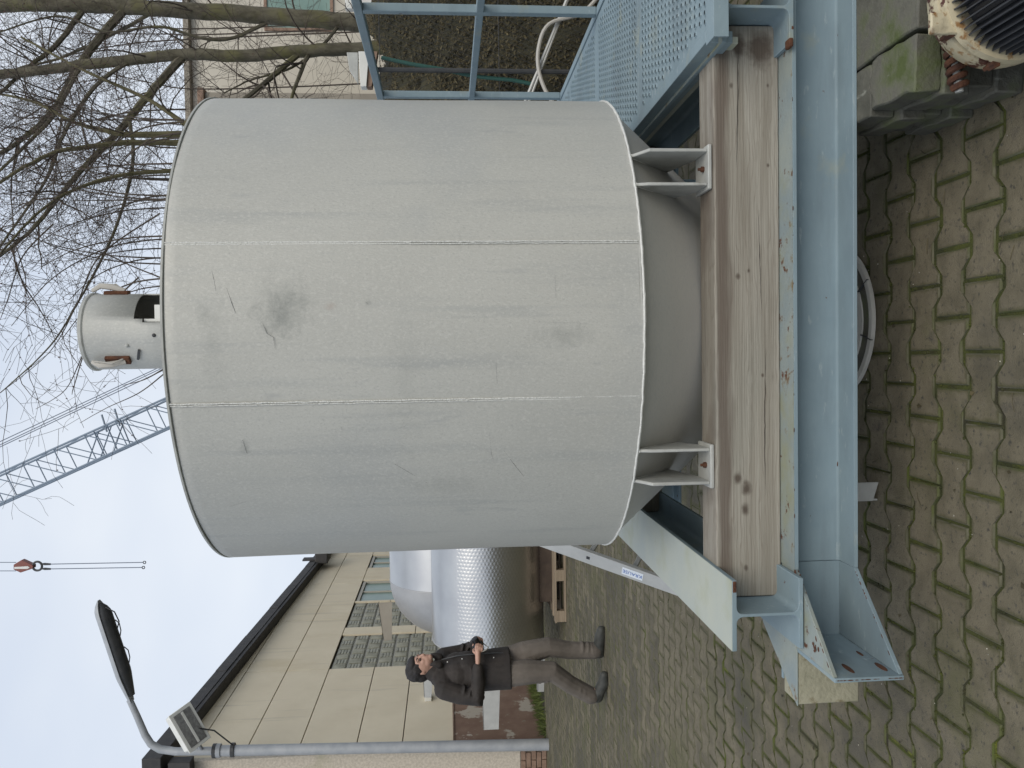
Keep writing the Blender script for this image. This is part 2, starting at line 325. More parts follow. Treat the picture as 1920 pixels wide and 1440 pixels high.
MB().add([(X0-1, 4.6, -.0026), (X1+1, 4.6, -.0026), (X1+1, Y1+.1, -.0026), (X0-1, Y1+.1, -.0026)], [(0, 1, 2, 3)]).build('joint_sand', m_fill, pave)
spots = []
rows = int((Y1-Y0)/PY)
for j in range(rows):
    y = Y0+.03+j*PY
    for i in range(int((X1-X0)/PX)):
        x = X0+i*PX+(PX/2 if j % 2 else 0)
        d = np.array([x, y, -H]); z = d @ CF
        px, py = 960-F*(d @ CU)/z, 720-F*(d @ CR)/z
        vis = -80 < px < 2010 and -90 < py < 1530
        lim = 2.6 if y < 6 else 2.0
        near = -150 < px and (-500 < py < 1950) and px < 2500
        if near: spots.append((x, y, z if vis else 99, px, py))
def hidden(px, py):     # roughly behind the frame and the vessel
    return px < 1600 and py < 1060 and py > 0 and px < 1490
spots.sort(key=lambda s: (s[2] if not hidden(s[3], s[4]) else 50))
pm = bpy.data.meshes.new('paver'); pm.from_pydata(pv.tolist(), [], ptop+pedge+pside)
pm.materials.append(m_paver); pm.materials.append(m_pedge); pm.attributes.new('edge', 'FLOAT', 'POINT').data.foreach_set('value', pat)
pm.polygons.foreach_set('material_index', [0]*len(ptop)+[1]*(len(pedge)+len(pside)))
for x, y, *_ in spots[:300]:
    o = bpy.data.objects.new('paver', pm); COL.objects.link(o); o.parent = pave
    o.location = (x+random.gauss(0, .0012), y+random.gauss(0, .0012), max(-.002, min(.003, random.gauss(0, .0012))))
    o.rotation_euler = (max(-.01, min(.01, random.gauss(0, .006))), max(-.008, min(.008, random.gauss(0, .005))), random.gauss(0, .008))
rest = np.array([(s[0], s[1]) for s in spots[300:]]); K = len(rest); nv = len(pv)
V = np.repeat(pv[None], K, 0).copy()
tl = np.clip(rng.normal(0, .005, (K, 2)), -.009, .009); V[:, :, 2] += V[:, :, 0]*tl[:, :1]+V[:, :, 1]*tl[:, 1:]+np.clip(rng.normal(0, .0012, (K, 1)), -.002, .003)
V[:, :, 0] += rest[:, :1]+rng.normal(0, .0012, (K, 1)); V[:, :, 1] += rest[:, 1:]+rng.normal(0, .0012, (K, 1))
fc = ptop+pedge; me = bpy.data.meshes.new('paver_field')
FA = (np.array(fc)[None]+(np.arange(K)*nv)[:, None, None]).reshape(-1, 4)
me.from_pydata(V.reshape(-1, 3).tolist(), [], FA.tolist()); me.materials.append(m_paver); me.materials.append(m_pedge); me.attributes.new('edge', 'FLOAT', 'POINT').data.foreach_set('value', np.tile(pat, K))
me.polygons.foreach_set('material_index', ([0]*len(ptop)+[1]*len(pedge))*K)
pf = bpy.data.objects.new('paver_field', me); COL.objects.link(pf); pf.parent = pave; tag(pf, kind='stuff')
# moss cushions along joints, chips and grit
b = MB(); c2 = MB(); gm = MB()
for x, y, z, px, py in spots:
    if y > 7 or z > 90: continue
    k = (0.5+.5*math.sin(x*2.1+1.3)*math.cos(y*1.7)+.25*math.sin(7*x+3*y))
    for _ in range(int((.25+max(0, k))*10*(1 if y < 4 else .35))):
        e = random.random()
        if e < .3: qx, qy = x+PX/2*random.choice((-1, 1)), y+random.uniform(-.075, .075)
        else: qx = x+random.uniform(-.1, .1); qy = y+random.choice((-1, 1))*(.0825 if abs(qx-x) > .05 else .0575)
        r = random.uniform(.003, .0075)
        b.lathe([(r, -.007), (r*.8, -.002), (r*.25, random.uniform(-.001, .0025))], Matrix.Translation((qx+random.gauss(0, .002), qy+random.gauss(0, .002), 0)), 5)
    for _ in range(3 if y < 4 else 1):
        if random.random() < .22:
            qx, qy, r = x+random.uniform(-.1, .1), y+random.uniform(-.07, .07), random.uniform(.001, .0026)
            c2.ell((qx, qy, r*.6), (r*random.uniform(.7, 1.7), r, r*.6), Matrix.Rotation(random.random()*6, 4, 'Z'), 5, 3)
tag(b.build('moss', m_joint, smooth=True), 'green moss cushions growing along the paver joints', 'moss', kind='stuff')
tag(c2.build('grit', m_chip), 'pale grit and chips scattered over the pavers', 'grit', kind='stuff')

q = MB()
for _ in range(170):
    x, y = random.uniform(-2.2, 1.2), random.uniform(1.6, 4.5); a = random.random()*6.28; l = random.uniform(.008, .03); d = Vector((math.cos(a), math.sin(a), 0)); e = Vector((-d.y, d.x, 0)); c = Vector((x, y, .003))
    if random.random() < .5: q.tube([c-d*l, c+e*l*.1+Vector((0, 0, .002)), c+d*l], .0009, 4)
    else: q.add([c-d*l*.5, c+e*l*.28+Vector((0, 0, .004)), c+d*l*.5, c-e*l*.28+Vector((0, 0, .002))], [(0, 1, 2, 3)])
tag(q.build('litter', m_leaf), 'dead leaf bits and short twigs scattered on the near pavers', 'litter', kind='stuff')

# ------------------------------------------------------------ the big vessel
AX, AY, TR, TB, TT = .118, 3.15, .82, .905, 2.248
tank = thing('storage_vessel', 'big pale grey galvanised cylindrical vessel with conical bottom standing on timbers', 'vessel', loc=(AX, AY, .69))
MT = Matrix.Translation((AX, AY, 0))
n_ = 144
v = MB()
zs = [TB+.004, TB+.02]+list(np.linspace(TB+.06, TT-.04, 14))+[TT-.012, TT-.003]
def wav(a, z): return TR+.0016*math.sin(3*a+2*z)+.0012*math.sin(7*a-4*z)+.0009*math.sin(11*a+z*9)
pts = []
for z in zs:
    for k in range(n_):
        a = 2*math.pi*k/n_; r = wav(a, z)-(.004 if z > TT-.008 else 0); pts.append((AX+r*math.cos(a), AY+r*math.sin(a), z))
v.add(pts, [(i*n_+k, i*n_+(k+1) % n_, (i+1)*n_+(k+1) % n_, (i+1)*n_+k) for i in range(len(zs)-1) for k in range(n_)])
shell = v.build('shell', m_galv, tank, smooth=True)
MB().lathe([(TR-.004, TT-.004), (TR-.02, TT-.012), (.15, TT+.05)], MT, 96).build('top_head', m_galv, tank, smooth=True)
MB().lathe([(.155, .11), (.16, .15), (TR-.008, TB+.003), (TR-.002, TB+.012)], MT, 128, cap=False).build('conical_bottom', m_cone, tank, smooth=True)
# outlet
MB().lathe([(.12, .075), (.19, .075), (.19, .09), (.155, .092), (.155, .12)], MT, 40).build('outlet', m_galv2, tank, smooth=True)
def bead(path, r, name='weld_seam'):
    q = [Vector(p) for p in path]
    return MB().tube(q, [r*random.uniform(.88, 1.12) for _ in q], 6).build(name, m_weld, tank, smooth=True)
def on_tank(x, y, lift=0):   # picture point -> point on the shell
    d = CF+CR*((720-y)/F)+CU*((960-x)/F); ox, oy = -AX, -AY
    a = d[0]**2+d[1]**2; bq = ox*d[0]+oy*d[1]; c = ox*ox+oy*oy-(TR+lift)**2
    t = (-bq-math.sqrt(max(0, bq*bq-a*c)))/a
    return Vector((t*d[0], t*d[1], H+t*d[2]))
for y0 in (455, 752):
    p = on_tank(760, y0); a = math.atan2(p.y-AY, p.x-AX)
    # flattish double bead with slight wander
    for da, rr in ((-.0035, .0018), (.0035, .0024)):
        bead([(AX+(TR+.0002)*math.cos(a+da+random.gauss(0, .0006)), AY+(TR+.0002)*math.sin(a+da+random.gauss(0, .0006)), z) for z in np.linspace(TB+.01, TT-.005, 110)], rr)
bead([(AX+(TR+.001)*math.cos(a), AY+(TR+.001)*math.sin(a), TB+random.gauss(0, .0004)) for a in np.linspace(0, 2*math.pi, 260)], .0042, 'rim_weld')
MB().lathe([(TR+.0005, TT-.008), (TR+.0035, TT-.006), (TR+.0035, TT), (TR-.006, TT+.001)], MT, 128, cap=False).build('top_rim', m_galv2, tank, smooth=True)
# smudge, scuffs and scratches read straight from the plate surface
def decal(name, mt, strokes):
    for path, wd in strokes:
        P = [on_tank(*p, lift=.0004) for p in path]
        MB().tube(P, [max(.0003, .8*wd*(1-abs(2*i/(len(P)-1)-1)**2*.8)) for i in range(len(P))], 5, flat=.25).build(name, mt, tank)
decal('scratch', m_scratch, [([(388, 465), (400, 520), (405, 545)], .0011), ([(425, 540), (435, 570), (442, 588)], .0022), ([(492, 605), (500, 625), (512, 632), (516, 655)], .0017), ([(945, 845), (965, 872), (982, 893)], .0014),
      ([(740, 870), (800, 905), (880, 945), (945, 970)], .0007), ([(918, 812), (921, 850), (925, 862)], .001), ([(860, 470), (862, 430)], .0009), ([(808, 219), (822, 219)], .0014), ([(590, 189), (615, 186)], .002),
      ([(640, 800), (640, 806)], .0025), ([(685, 566), (690, 570)], .003), ([(430, 950), (462, 940)], .0007), ([(1005, 603), (1100, 606)], .0006), ([(1140, 762), (1150, 768)], .001), ([(930, 680), (932, 720)], .0006),
      ([(455, 825), (463, 850)], .003), ([(590, 390), (598, 450)], .0006), ([(1040, 515), (1042, 560)], .0007)])
# feet: two cheek plates and a base plate each, standing on the timbers
WT = .676     # timber top
def foot(xc, sgn, rear=False):
    f = thing_part('foot', tank)
    s = -1 if not rear else 1
    yf = AY+s*.742
    # base plate with clipped corners
    P = [(-.066, 0), (.066, 0), (.066, .125), (-.066, .125)]
    MB().prism([(xc+a, yf-s*.004-s*bq, WT+.001) for a, bq in P], (0, 0, .012)).build('base_plate', m_galv2, f, bevel=.003)
    for dx in (-.05, .05):
        x = xc+dx; r_in = lambda z: math.sqrt(max(.0, (TR-.008-(TB-z)*.865 if z < TB else TR-.008)**2-(x-AX)**2))
        zt = TB-.004
        yr = AY+s*(r_in(zt)+.012)
        prof = [(yf-s*.012, WT+.013), (yf-s*.012, WT+.188), (yr, zt), (AY+s*(r_in(zt-.1)-.004), zt-.1), (AY+s*(r_in(WT+.06)-.006), WT+.06), (yf-s*.118, WT+.013)]
        MB().prism([(x-.005, a, z) for a, z in prof], (.010, 0, 0)).build('cheek_plate', m_galv2, f, bevel=.0025)
        MB().tube([(x, yr, zt+.002), (x, (yr+prof[3][0])/2-s*.0, zt-.05), (x, prof[3][0], zt-.1)], [.007, .006, .005], 6).build('corner_weld', m_weld, f, smooth=True)
    MB().lathe([(.009, 0), (.009, .009), (.0045, .010), (.0045, .018)], Matrix.Translation((xc, yf-s*.045, WT+.013)), 6).build('bolt', m_rust, f)
def thing_part(name, parent):
    o = bpy.data.objects.new(name, None); COL.objects.link(o); o.location = (0, 0, 0); o.empty_display_size = .05
    o.parent = parent; o.matrix_parent_inverse = Matrix.Translation(-wloc(parent)); return o
_wl = wloc
def wloc(p):
    if p.parent is not None: return Vector((0, 0, 0))      # part empties sit at the world origin
    return Vector(p.location)
FR, FL = at(1330, 310, Y=2.40).x, at(1332, 876, Y=2.40).x
for xc in (FR, FL): foot(xc, 1); foot(2*AX-xc, 1, True)
# neck on the top head
NR = .138; NT = at(163, 622, Y=AY-.06).z
NA = at(230, 622, Y=AY).x
nk = MB(); MN = Matrix.Translation((NA, AY, 0)); nn = 64; zc0 = at(252, 580, Y=AY-.12).z; zb = TT+.02
za = [zb, zc0-.03, zc0, NT-.02, NT]
ang = [2*math.pi*k/nn for k in range(nn)]
def cut(k, i):   # open window in the wall facing the camera, to the right
    a = math.degrees(ang[k] % (2*math.pi)); return i == 0 and 278 < a < 345 or (i == 1 and 284 < a < 345)
pts = [(NR*math.cos(a), NR*math.sin(a), z) for z in za for a in ang]
fs = [(i*nn+k, i*nn+(k+1) % nn, (i+1)*nn+(k+1) % nn, (i+1)*nn+k) for i in range(4) for k in range(nn) if not cut(k, i)]
nko = nk.add([MN @ Vector(p) for p in pts], fs).build('neck', m_galv, tank, smooth=True)
sol = nko.modifiers.new('wall', 'SOLIDIFY'); sol.thickness = .005; sol.offset = -1
MB().lathe([(NR+.001, NT-.016), (NR+.005, NT-.012), (NR+.005, NT-.002), (NR, NT+.002), (.02, NT+.01)], MN, 48).build('neck_lid', m_galv2, nko, smooth=True)
MB().lathe([(.05, zb), (.05, zb+.26), (.03, zb+.27)], MN, 20).build('inner_shaft', m_dark, nko, smooth=True)
MB().box((NA+.01, AY-.115, zb), (NA+.09, AY-.09, zb+.235)).box((NA+.03, AY-.12, zb), (NA+.04, AY-.115, zb+.27)).build('inner_bracket', m_white, nko)
for xi, yi, sg in ((205, 548, 1), (205, 680, -1)):
    q = at(xi, yi, Y=AY-.02) if sg > 0 else at(xi, yi, Y=AY-.105)
    c = Vector((NA, AY, q.z)); d = Vector((q.x-NA, q.y-AY, 0)).normalized(); t = Vector((-d.y, d.x, 0)); p0 = c+d*NR
    l = MB(); Mx = frame(p0, (0, 0, 1), d)
    l.box((-.002, -.016, -.07), (.012, .016, .015), Mx); l.build('latch_plate', m_rust, nko, bevel=.002)
    l = MB(); l.tube([p0+d*.012+Vector((0, 0, -.055)), p0+d*.026+Vector((0, 0, -.01)), p0+d*.03+Vector((0, 0, .03)), p0+d*.012+Vector((0, 0, .06))], [.006, .008, .007, .005], 8, flat=1.5)
    l.tube([p0+d*.01+t*.012+Vector((0, 0, -.05)), p0+d*.035+t*.016+Vector((0, 0, -.02)), p0+d*.02+t*.012+Vector((0, 0, .05))], .003, 6)
    l.build('latch_lever', m_hose, nko, smooth=True)
MB().box((-.003, -.022, -.004), (.006, .022, .004), frame(Vector((NA, AY, 0))+Vector((math.cos(R_(232)), math.sin(R_(232)), 0))*NR+Vector((0, 0, at(262, 668, Y=AY-.1).z)), (0.25, -.2, 1), (math.cos(R_(232)), math.sin(R_(232)), 0))).build('slot_mark', m_dark, nko)
for a_, xi in ((262, 290), (247, 237)):
    d = Vector((math.cos(R_(a_)), math.sin(R_(a_)), 0)); MB().ell(Vector((NA, AY, at(xi, 630, Y=AY-.13).z))+d*NR, (.007, .007, .007)).build('rivet', m_dark if xi > 250 else m_galv2, nko, smooth=True)

def add_dirt(M, items):
    n = M.node_tree; L = n.links.new; b = n.nodes['Principled BSDF']; src = b.inputs['Base Color'].links[0].from_socket
    g = n.nodes.new('ShaderNodeNewGeometry')
    for (px, py), sx, sz, col, amt, nsc in items:
        c = on_tank(px, py)
        d = n.nodes.new('ShaderNodeVectorMath'); d.operation = 'SUBTRACT'; L(g.outputs['Position'], d.inputs[0]); d.inputs[1].default_value = c
        q = n.nodes.new('ShaderNodeVectorMath'); q.operation = 'MULTIPLY'; L(d.outputs[0], q.inputs[0]); q.inputs[1].default_value = (1/sx, .3, 1/sz)
        ln = n.nodes.new('ShaderNodeVectorMath'); ln.operation = 'LENGTH'; L(q.outputs[0], ln.inputs[0])
        z = n.nodes.new('ShaderNodeTexNoise'); z.inputs['Scale'].default_value = nsc; z.inputs['Detail'].default_value = 6; z.inputs['Roughness'].default_value = .75; L(g.outputs['Position'], z.inputs[0])
        ma = n.nodes.new('ShaderNodeMath'); ma.operation = 'MULTIPLY_ADD'; L(z.outputs[0], ma.inputs[0]); ma.inputs[1].default_value = 2.6; L(ln.outputs[1], ma.inputs[2])
        r = n.nodes.new('ShaderNodeValToRGB'); r.color_ramp.elements[0].position = .0; r.color_ramp.elements[1].position = 1
        mr = n.nodes.new('ShaderNodeMapRange'); mr.inputs[1].default_value = 1.25; mr.inputs[2].default_value = 2.15; mr.inputs[3].default_value = amt; mr.inputs[4].default_value = 0; L(ma.outputs[0], mr.inputs[0])
        mx_ = n.nodes.new('ShaderNodeMix'); mx_.data_type = 'RGBA'; L(mr.outputs[0], mx_.inputs[0]); L(src, mx_.inputs[6]); mx_.inputs[7].default_value = (*col, 1); src = mx_.outputs[2]
    L(src, b.inputs['Base Color'])
G1 = (.205, .215, .20)
add_dirt(m_galv, [((525, 590), .085, .085, G1, .62, 38), ((540, 560), .11, .13, G1, .35, 20), ((1060, 628), .045, .12, G1, .35, 30), ((690, 568), .012, .014, G1, .5, 60), ((378, 592), .05, .03, G1, .3, 40), ((460, 840), .03, .02, G1, .4, 40), ((620, 575), .02, .02, (.33, .25, .21), .4, 60), ((400, 640), .2, .05, G1, .2, 30), ((760, 700), .3, .06, G1, .14, 24), ((830, 910), .05, .16, G1, .22, 30)])

# ------------------------------------------------------------ timbers under the feet
def timber(name, y0, y1, label):
    q = MB(); xs = np.linspace(-.722, .968, 60)
    prof = [(y0, .4815), (y1, .4815), (y1, WT), (y0+.004, WT)]
    vs = []; rr = random.Random(5)
    for i, x in enumerate(xs):
        for j, (yy, zz) in enumerate(prof):
            dz = (.0016*math.sin(x*9)+rr.gauss(0, .0005)) if j == 3 else 0
            vs.append((x, yy+rr.gauss(0, .0005), zz+dz))
    K = len(xs)
    q.add(vs, [(i*4+k, i*4+(k+1) % 4, (i+1)*4+(k+1) % 4, (i+1)*4+k) for i in range(K-1) for k in range(4)]+[(3, 2, 1, 0), tuple((K-1)*4+k for k in range(4))])
    return tag(q.build(name, m_wood, bevel=.004), label, 'timber')
tb = timber('timber_beam', 2.392, 2.535, 'weathered grey-brown squared timber under the front feet of the vessel')
for x0, x1, z in ((-.42, .02, .526), (.12, .43, .540), (.55, .95, .606)):
    q = [Vector((x, 2.3925, z+.004*math.sin(x*7+z*90)+random.gauss(0, .0006))) for x in np.linspace(x0, x1, 24)]
    MB().tube(q, [.0011*math.sin(math.pi*(i+.6)/24.4)*random.uniform(.6, 1.2) for i in range(24)], 5).build('crack', m_crack, tb)
timber('timber_beam', 3.77, 3.91, 'squared timber under the rear feet of the vessel')

# ------------------------------------------------------------ blue-grey steel frame
fr = thing('beam_stand', 'blue-grey painted steel beam frame carrying the timbers and the vessel', 'frame', loc=(.1, 2.4, .29))
sec = ibeam(.2, .19, .0075, .012, .009)
zb0 = .289
MB().prism([(-.622, 2.4+a, zb0+h_) for a, h_ in sec], (2.55, 0, 0)).build('front_beam', m_blue, fr, bevel=.0012, seg=1)
tops = MB().box((-.622, 2.3005, zb0+.1902), (1.9, 2.4995, zb0+.1915)); tops.build('flange_paint', m_blue_top, fr)
sec2 = ibeam(.2, .205, .0085, .013, .018)
SL, SR = -.728, .975
for nm, xc, y0, mt in (('side_beam', SL, 2.235, m_blue), ('side_beam', SR, 2.28, m_blue)):
    o = MB().prism([(xc+a, y0, .4825+h_) for a, h_ in sec2], (0, 4.35-y0, 0)).build(nm, mt, fr, bevel=.0012, seg=1)
    bx('flange_paint', (xc-.0995, y0+.001, .6876), (xc+.0995, 4.349, .6888), m_algae if xc < 0 else m_blue_top, fr, bevel=0)
MB().prism([(-.83, 4.22+a, zb0+h_) for a, h_ in sec], (2.2, 0, 0)).build('rear_beam', m_blue, fr, bevel=.0012, seg=1)
# corner at the left front: crossing plates with triangular flanges above and below
tA, tB, tC = at(1487, 1083, Z=.48), at(1562, 1270, Z=.48), at(1482, 1215, Z=.48)
XW = (tB.x+tC.x)/2
MB().prism([(XW-.006, tB.y-.004, zb0), (XW+.006, tB.y-.004, zb0), (XW+.006, 2.4, zb0), (XW-.006, 2.4, zb0)], (0, 0, .188)).build('corner_plate', m_blue, fr, bevel=.0015)
MB().box((-.975, 2.394, zb0), (-.623, 2.406, zb0+.188)).build('corner_web', m_blue, fr, bevel=.0015)
for z0, nm, mt in ((zb0, 'lower_gusset', m_blue), (zb0+.178, 'upper_gusset', m_blue_top)):
    MB().prism([(-.6225, 2.3005, z0), (-.6225, 2.393, z0), (XW+.007, 2.393, z0), (XW+.007, tB.y, z0)], (0, 0, .012)).build(nm, mt, fr, bevel=.0015)
# beige end piece with its 45 degree top plate
MB().box((-1.012, 2.29, zb0+.004), (XW-.008, 2.391, zb0+.186)).build('end_block', m_beige_peel, fr, bevel=.004)
MB().prism([(-1.014, 2.287, zb0+.187), (XW-.007, 2.287, zb0+.187), (-.63, 2.4, zb0+.187), (-.63, 2.62, zb0+.187), (-.80, 2.62, zb0+.187)], (0, 0, .004)).build('corner_top_plate', m_blue_top, fr, bevel=.001)
for xi, yi, hw, hh in ((1590, 1253, .010, .024), (1652, 1250, .011, .022), (1612, 1225, .006, .014)):
    p = at(xi, yi, X=XW+.007)
    MB().lathe([(1, 0), (1, .0012), (.6, .0014)], Matrix.Translation((XW+.0062, p.y, p.z)) @ Matrix.Rotation(math.pi/2, 4, 'Y') @ Matrix.Diagonal((hw*.8, hh*1.4, 1, 1)), 12).build('bolt_hole', m_rust, fr)
for _ in range(70):   # flaked rusty edge spots
    e = random.choice(((Vector((-.6225, 2.3005, .301)), Vector((XW, tB.y, .301))), (Vector((-.6225, 2.3, .479)), Vector((XW, tB.y, .479))), (Vector((XW, tB.y-.004, .29)), Vector((XW, tB.y-.004, .476))), (Vector((-.5, 2.3, .479)), Vector((1.2, 2.3, .479)))))
    p = e[0].lerp(e[1], random.random()); r = random.uniform(.001, .0036)
    dd_ = e[1]-e[0]; MB().ell(p, (r*random.uniform(.8, 3.2), r*.55, r*.45), frame((0, 0, 0), dd_.normalized().orthogonal(), dd_), 6, 4).build('rust_flake', m_rust, fr)
for c_, r_ in ((Vector((-.66, 2.305, .482)), .018), (Vector((-.70, 2.26, .481)), .014), (Vector((-.80, 2.17, .481)), .012), (Vector((-.79, 2.34, .482)), .016), (Vector((-.63, 2.3, .470)), .010)):
    q = MB(); rr = random.Random(c_.x)
    for _ in range(9): q.ell(c_+Vector((rr.gauss(0, r_), rr.gauss(0, r_*.6), rr.gauss(0, .001))), (rr.uniform(.3, .7)*r_, rr.uniform(.2, .5)*r_, .0015), Matrix.Rotation(rr.random()*3, 4, 'Z'), 7, 4)
    tag(q.build('rust_flakes', m_rust, fr), kind='stuff')
bx('rust_patch', (SR-.11, 2.277, .484), (SR-.085, 2.31, .497), m_rust, fr, bevel=.004)
bx('rust_patch', (SL+.066, 2.2335, .675), (SL+.098, 2.24, .686), m_rust, fr, bevel=.002)
p = on = at(1572, 868, Y=2.3945); MB().ell((p.x, 2.3945, p.z), (.012, .002, .004), Matrix.Rotation(R_(12), 4, 'Y'), 8, 6).build('rust_patch', m_rust, fr)
# short angle leg under the frame
p = at(1670, 922, Y=2.72)
MB().prism([(p.x-.03, 2.72, .02), (p.x+.034, 2.72, 0), (p.x+.034, 2.72, .29), (p.x-.03, 2.72, .29)], (0, .006, 0)).build('leg', m_galv2, fr, bevel=.001)
MB().box((p.x-.03, 2.727, .0), (p.x-.024, 2.79, .29)).build('leg', m_galv2, fr, bevel=.001)

# ------------------------------------------------------------ round lid under the outlet
lid = thing('round_lid', 'pale round lid with raised rim lying on the pavers under the vessel', 'lid', loc=(AX, 3.005, 0))
ML = Matrix.Translation((AX, 3.005, 0))
MB().lathe([(.27, .001), (.275, .003), (.275, .013), (.271, .016), (.252, .016), (.248, .009)], ML, 56, cap=False).build('rim', m_lid, lid, smooth=True)
MB().lathe([(.202, .006), (.198, .012), (.12, .014), (.05, .016)], ML, 40).build('dished_plate', m_lid, lid, smooth=True)
MB().lathe([(.250, .008), (.20, .008)], ML, 40, cap=False).build('groove', m_conc, lid, smooth=True)
for a_ in (255, 300): MB().box((.2, -.0015, .010), (.2765, .0015, .0172), ML @ Matrix.Rotation(R_(a_), 4, 'Z')).build('crack', m_dark, lid)

# ------------------------------------------------------------ concrete slabs propping the beam
def slab(x0, x1, y0, y1, z0, z1, a, label, mt=m_conc):
    M = Matrix.Translation(((x0+x1)/2, (y0+y1)/2, 0)) @ Matrix.Rotation(R_(a), 4, 'Z'); hx, hy = (x1-x0)/2, (y1-y0)/2
    q = MB(); N = 7; vs = []; rr = random.Random(int(x0*1000+z0*77))
    for z in (z0, z1):
        for k in range(4*N):
            s_, t_ = divmod(k, N); t_ = t_/N*2-1
            x, y = [(t_*hx, -hy), (hx, t_*hy), (-t_*hx, hy), (-hx, -t_*hy)][s_]
            vs.append(M @ Vector((x+rr.gauss(0, .002), y+rr.gauss(0, .002), z+rr.gauss(0, .001))))
    K = 4*N
    q.add(vs, [tuple(range(K-1, -1, -1)), tuple(range(K, 2*K))]+[(i, (i+1) % K, (i+1) % K+K, i+K) for i in range(K)])
    return tag(q.build('concrete_block', mt, bevel=.005), label, 'block', 'concrete blocks propping the beam')
names = ('lowest', 'second', 'third', 'top')
for c in range(4):
    z0 = .001+c*.0722; z1 = z0+.0705; e = (.0, .012, -.006, .004)[c]; ym = (2.20, 2.235, 2.19, 2.225)[c]
    slab(.662+e, .80+e, 2.005+e, ym-.002, z0, z1, (-4, -2, -5, -3)[c], names[c]+' course, near block on the left of the damp concrete prop stack')
    slab(.655+e, .80+e, ym+.002, 2.43, z0, z1, (-3, -1, -4, -2)[c], names[c]+' course, far block on the left of the damp concrete prop stack')
    slab(.815-e, 1.06, 2.0-e, 2.42, z0, z1, (1, -2, 2, 0)[c], names[c]+' course, wide dark block in the middle of the concrete prop stack')
slab(1.085, 1.5, 1.96, 2.4, .001, .2885, 2, 'large dark concrete block at the right end of the prop stack')

# ------------------------------------------------------------ motor with chipped cream end bell
mo_p = at(1835, 150, Y=1.82)
MC = Vector((.825, 1.675, .17))
mot = thing('electric_motor', 'chipped rusty cream motor with black cooling fins at the lower right', 'motor', loc=(MC.x, MC.y, 0))
MM = frame(MC, (0, 1, 0), (1, 0, 0))
MB().lathe([(.12, .135), (.160, .14), (.163, .158), (.152, .163), (.150, .172), (.158, .176), (.160, .190), (.152, .225), (.125, .255), (.07, .275), (.03, .28)], MM, 48).build('end_bell', m_motorb, mot, smooth=True, )
MB().lathe([(.105, -.30), (.122, -.28), (.122, .14), (.1, .145)], MM, 40).build('body', m_fin, mot, smooth=True)
fnm = None
for k in range(56):
    a = 2*math.pi*k/56
    if fnm is None:
        o = MB().prism([(.118, -.0026, -.28), (.118, .0026, -.28), (.150, .0014, -.275), (.150, -.0014, -.275)], (0, 0, .412)).build('cooling_fin', m_fin, None); fnm = o
    else: o = fnm.copy(); COL.objects.link(o)
    o.parent = mot; o.matrix_parent_inverse = Matrix.Translation(-Vector(mot.location)); o.matrix_basis = MM @ Matrix.Rotation(a, 4, 'Z')
for a in (20, 100, 190, 235, 280):
    MB().lathe([(.011, -.012), (.011, .012), (.006, .014), (.006, .03)], MM @ Matrix.Rotation(R_(a), 4, 'Z') @ Matrix.Translation((.164, 0, .165)), 6).build('bolt', m_rust, mot)
MB().box((MC.x-.12, MC.y-.2, .001), (MC.x+.12, MC.y+.14, .014)).box((MC.x-.1, MC.y-.18, .014), (MC.x-.07, MC.y+.12, .08)).box((MC.x+.07, MC.y-.18, .014), (MC.x+.1, MC.y+.12, .08)).build('mounting_foot', m_motorb, mot, bevel=.003)
bx('lifting_lug', (MC.x-.10, MC.y+.145, MC.z+.11), (MC.x-.05, MC.y+.16, MC.z+.19), m_motorb, mot, bevel=.004)
# rusty coil spring on a steel stud, held by the motor
s0, s1 = at(1798, 165, Y=1.975), at(1782, 58, Y=1.975)
cs = mot
dv = (s1-s0); L_ = dv.length; Mz = frame(s0, dv, (0, 0, 1))
MB().tube([Mz @ Vector((.017*math.cos(t), .017*math.sin(t), L_*t/(2*math.pi*6.5))) for t in np.linspace(0, 2*math.pi*6.5, 110)], .0085, 7).build('coil', m_rust, cs, smooth=True)
MB().lathe([(.010, -.01), (.010, L_+.09), (.004, L_+.1)], Mz, 12).build('stud', m_galv2, cs, smooth=True)
MB().lathe([(.02, L_+.012), (.02, L_+.026)], Mz, 6).lathe([(.03, L_+.004), (.03, L_+.010)], Mz, 16).build('nut', m_hose, cs)
bx('spring_bracket', (s1.x+.07, MC.y+.16, s1.z-.02), (s1.x+.10, s1.y+.02, s1.z+.02), m_motorb, mot, bevel=.003)

# ------------------------------------------------------------ walkway with punched steel treads and railing
PZ = .722; WX0, WX1, WY0, WY1 = .885, 1.665, 2.262, 6.6
wk = thing('walkway', 'blue-grey steel walkway with punched treads and tube railing right of the vessel', 'walkway', loc=(1.3, 3, .69))
ed = [2.285, 3.14, 4.02, 4.86, 5.70, 6.58]
for i in range(5):
    ya, yb = ed[i]+.004, ed[i+1]-.004
    t = thing_part('tread_panel', wk)
    bx('sheet', (WX0+.035, ya, PZ-.04), (WX1-.03, yb, PZ), m_blue, t, bevel=.004)
    q = MB(); dk = MB()
    stp = .026; sy_ = .046
    ny = int((yb-ya-.05)/sy_); nx = int((WX1-WX0-.11)/stp)
    for j in range(ny):
        for k in range(nx):
            x = WX0+.06+k*stp+(stp/2 if j % 2 else 0); y = ya+.03+j*sy_
            if i < 3:
                q.lathe([(.0115, PZ-.001), (.0085, PZ+.0042), (.0072, PZ+.0042)], Matrix.Translation((x, y, 0)), 6, cap=False)
            dk.add([(x+.0074*math.cos(a), y+.0074*math.sin(a), PZ+(.0018 if i < 3 else .0008)) for a in np.linspace(0, 2*math.pi, 7)[:6]], [tuple(range(6))])
    if q.v: tag(q.build('raised_nub', m_blue, t, smooth=True), kind='stuff')
    tag(dk.build('punched_hole', m_dark, t), kind='stuff')
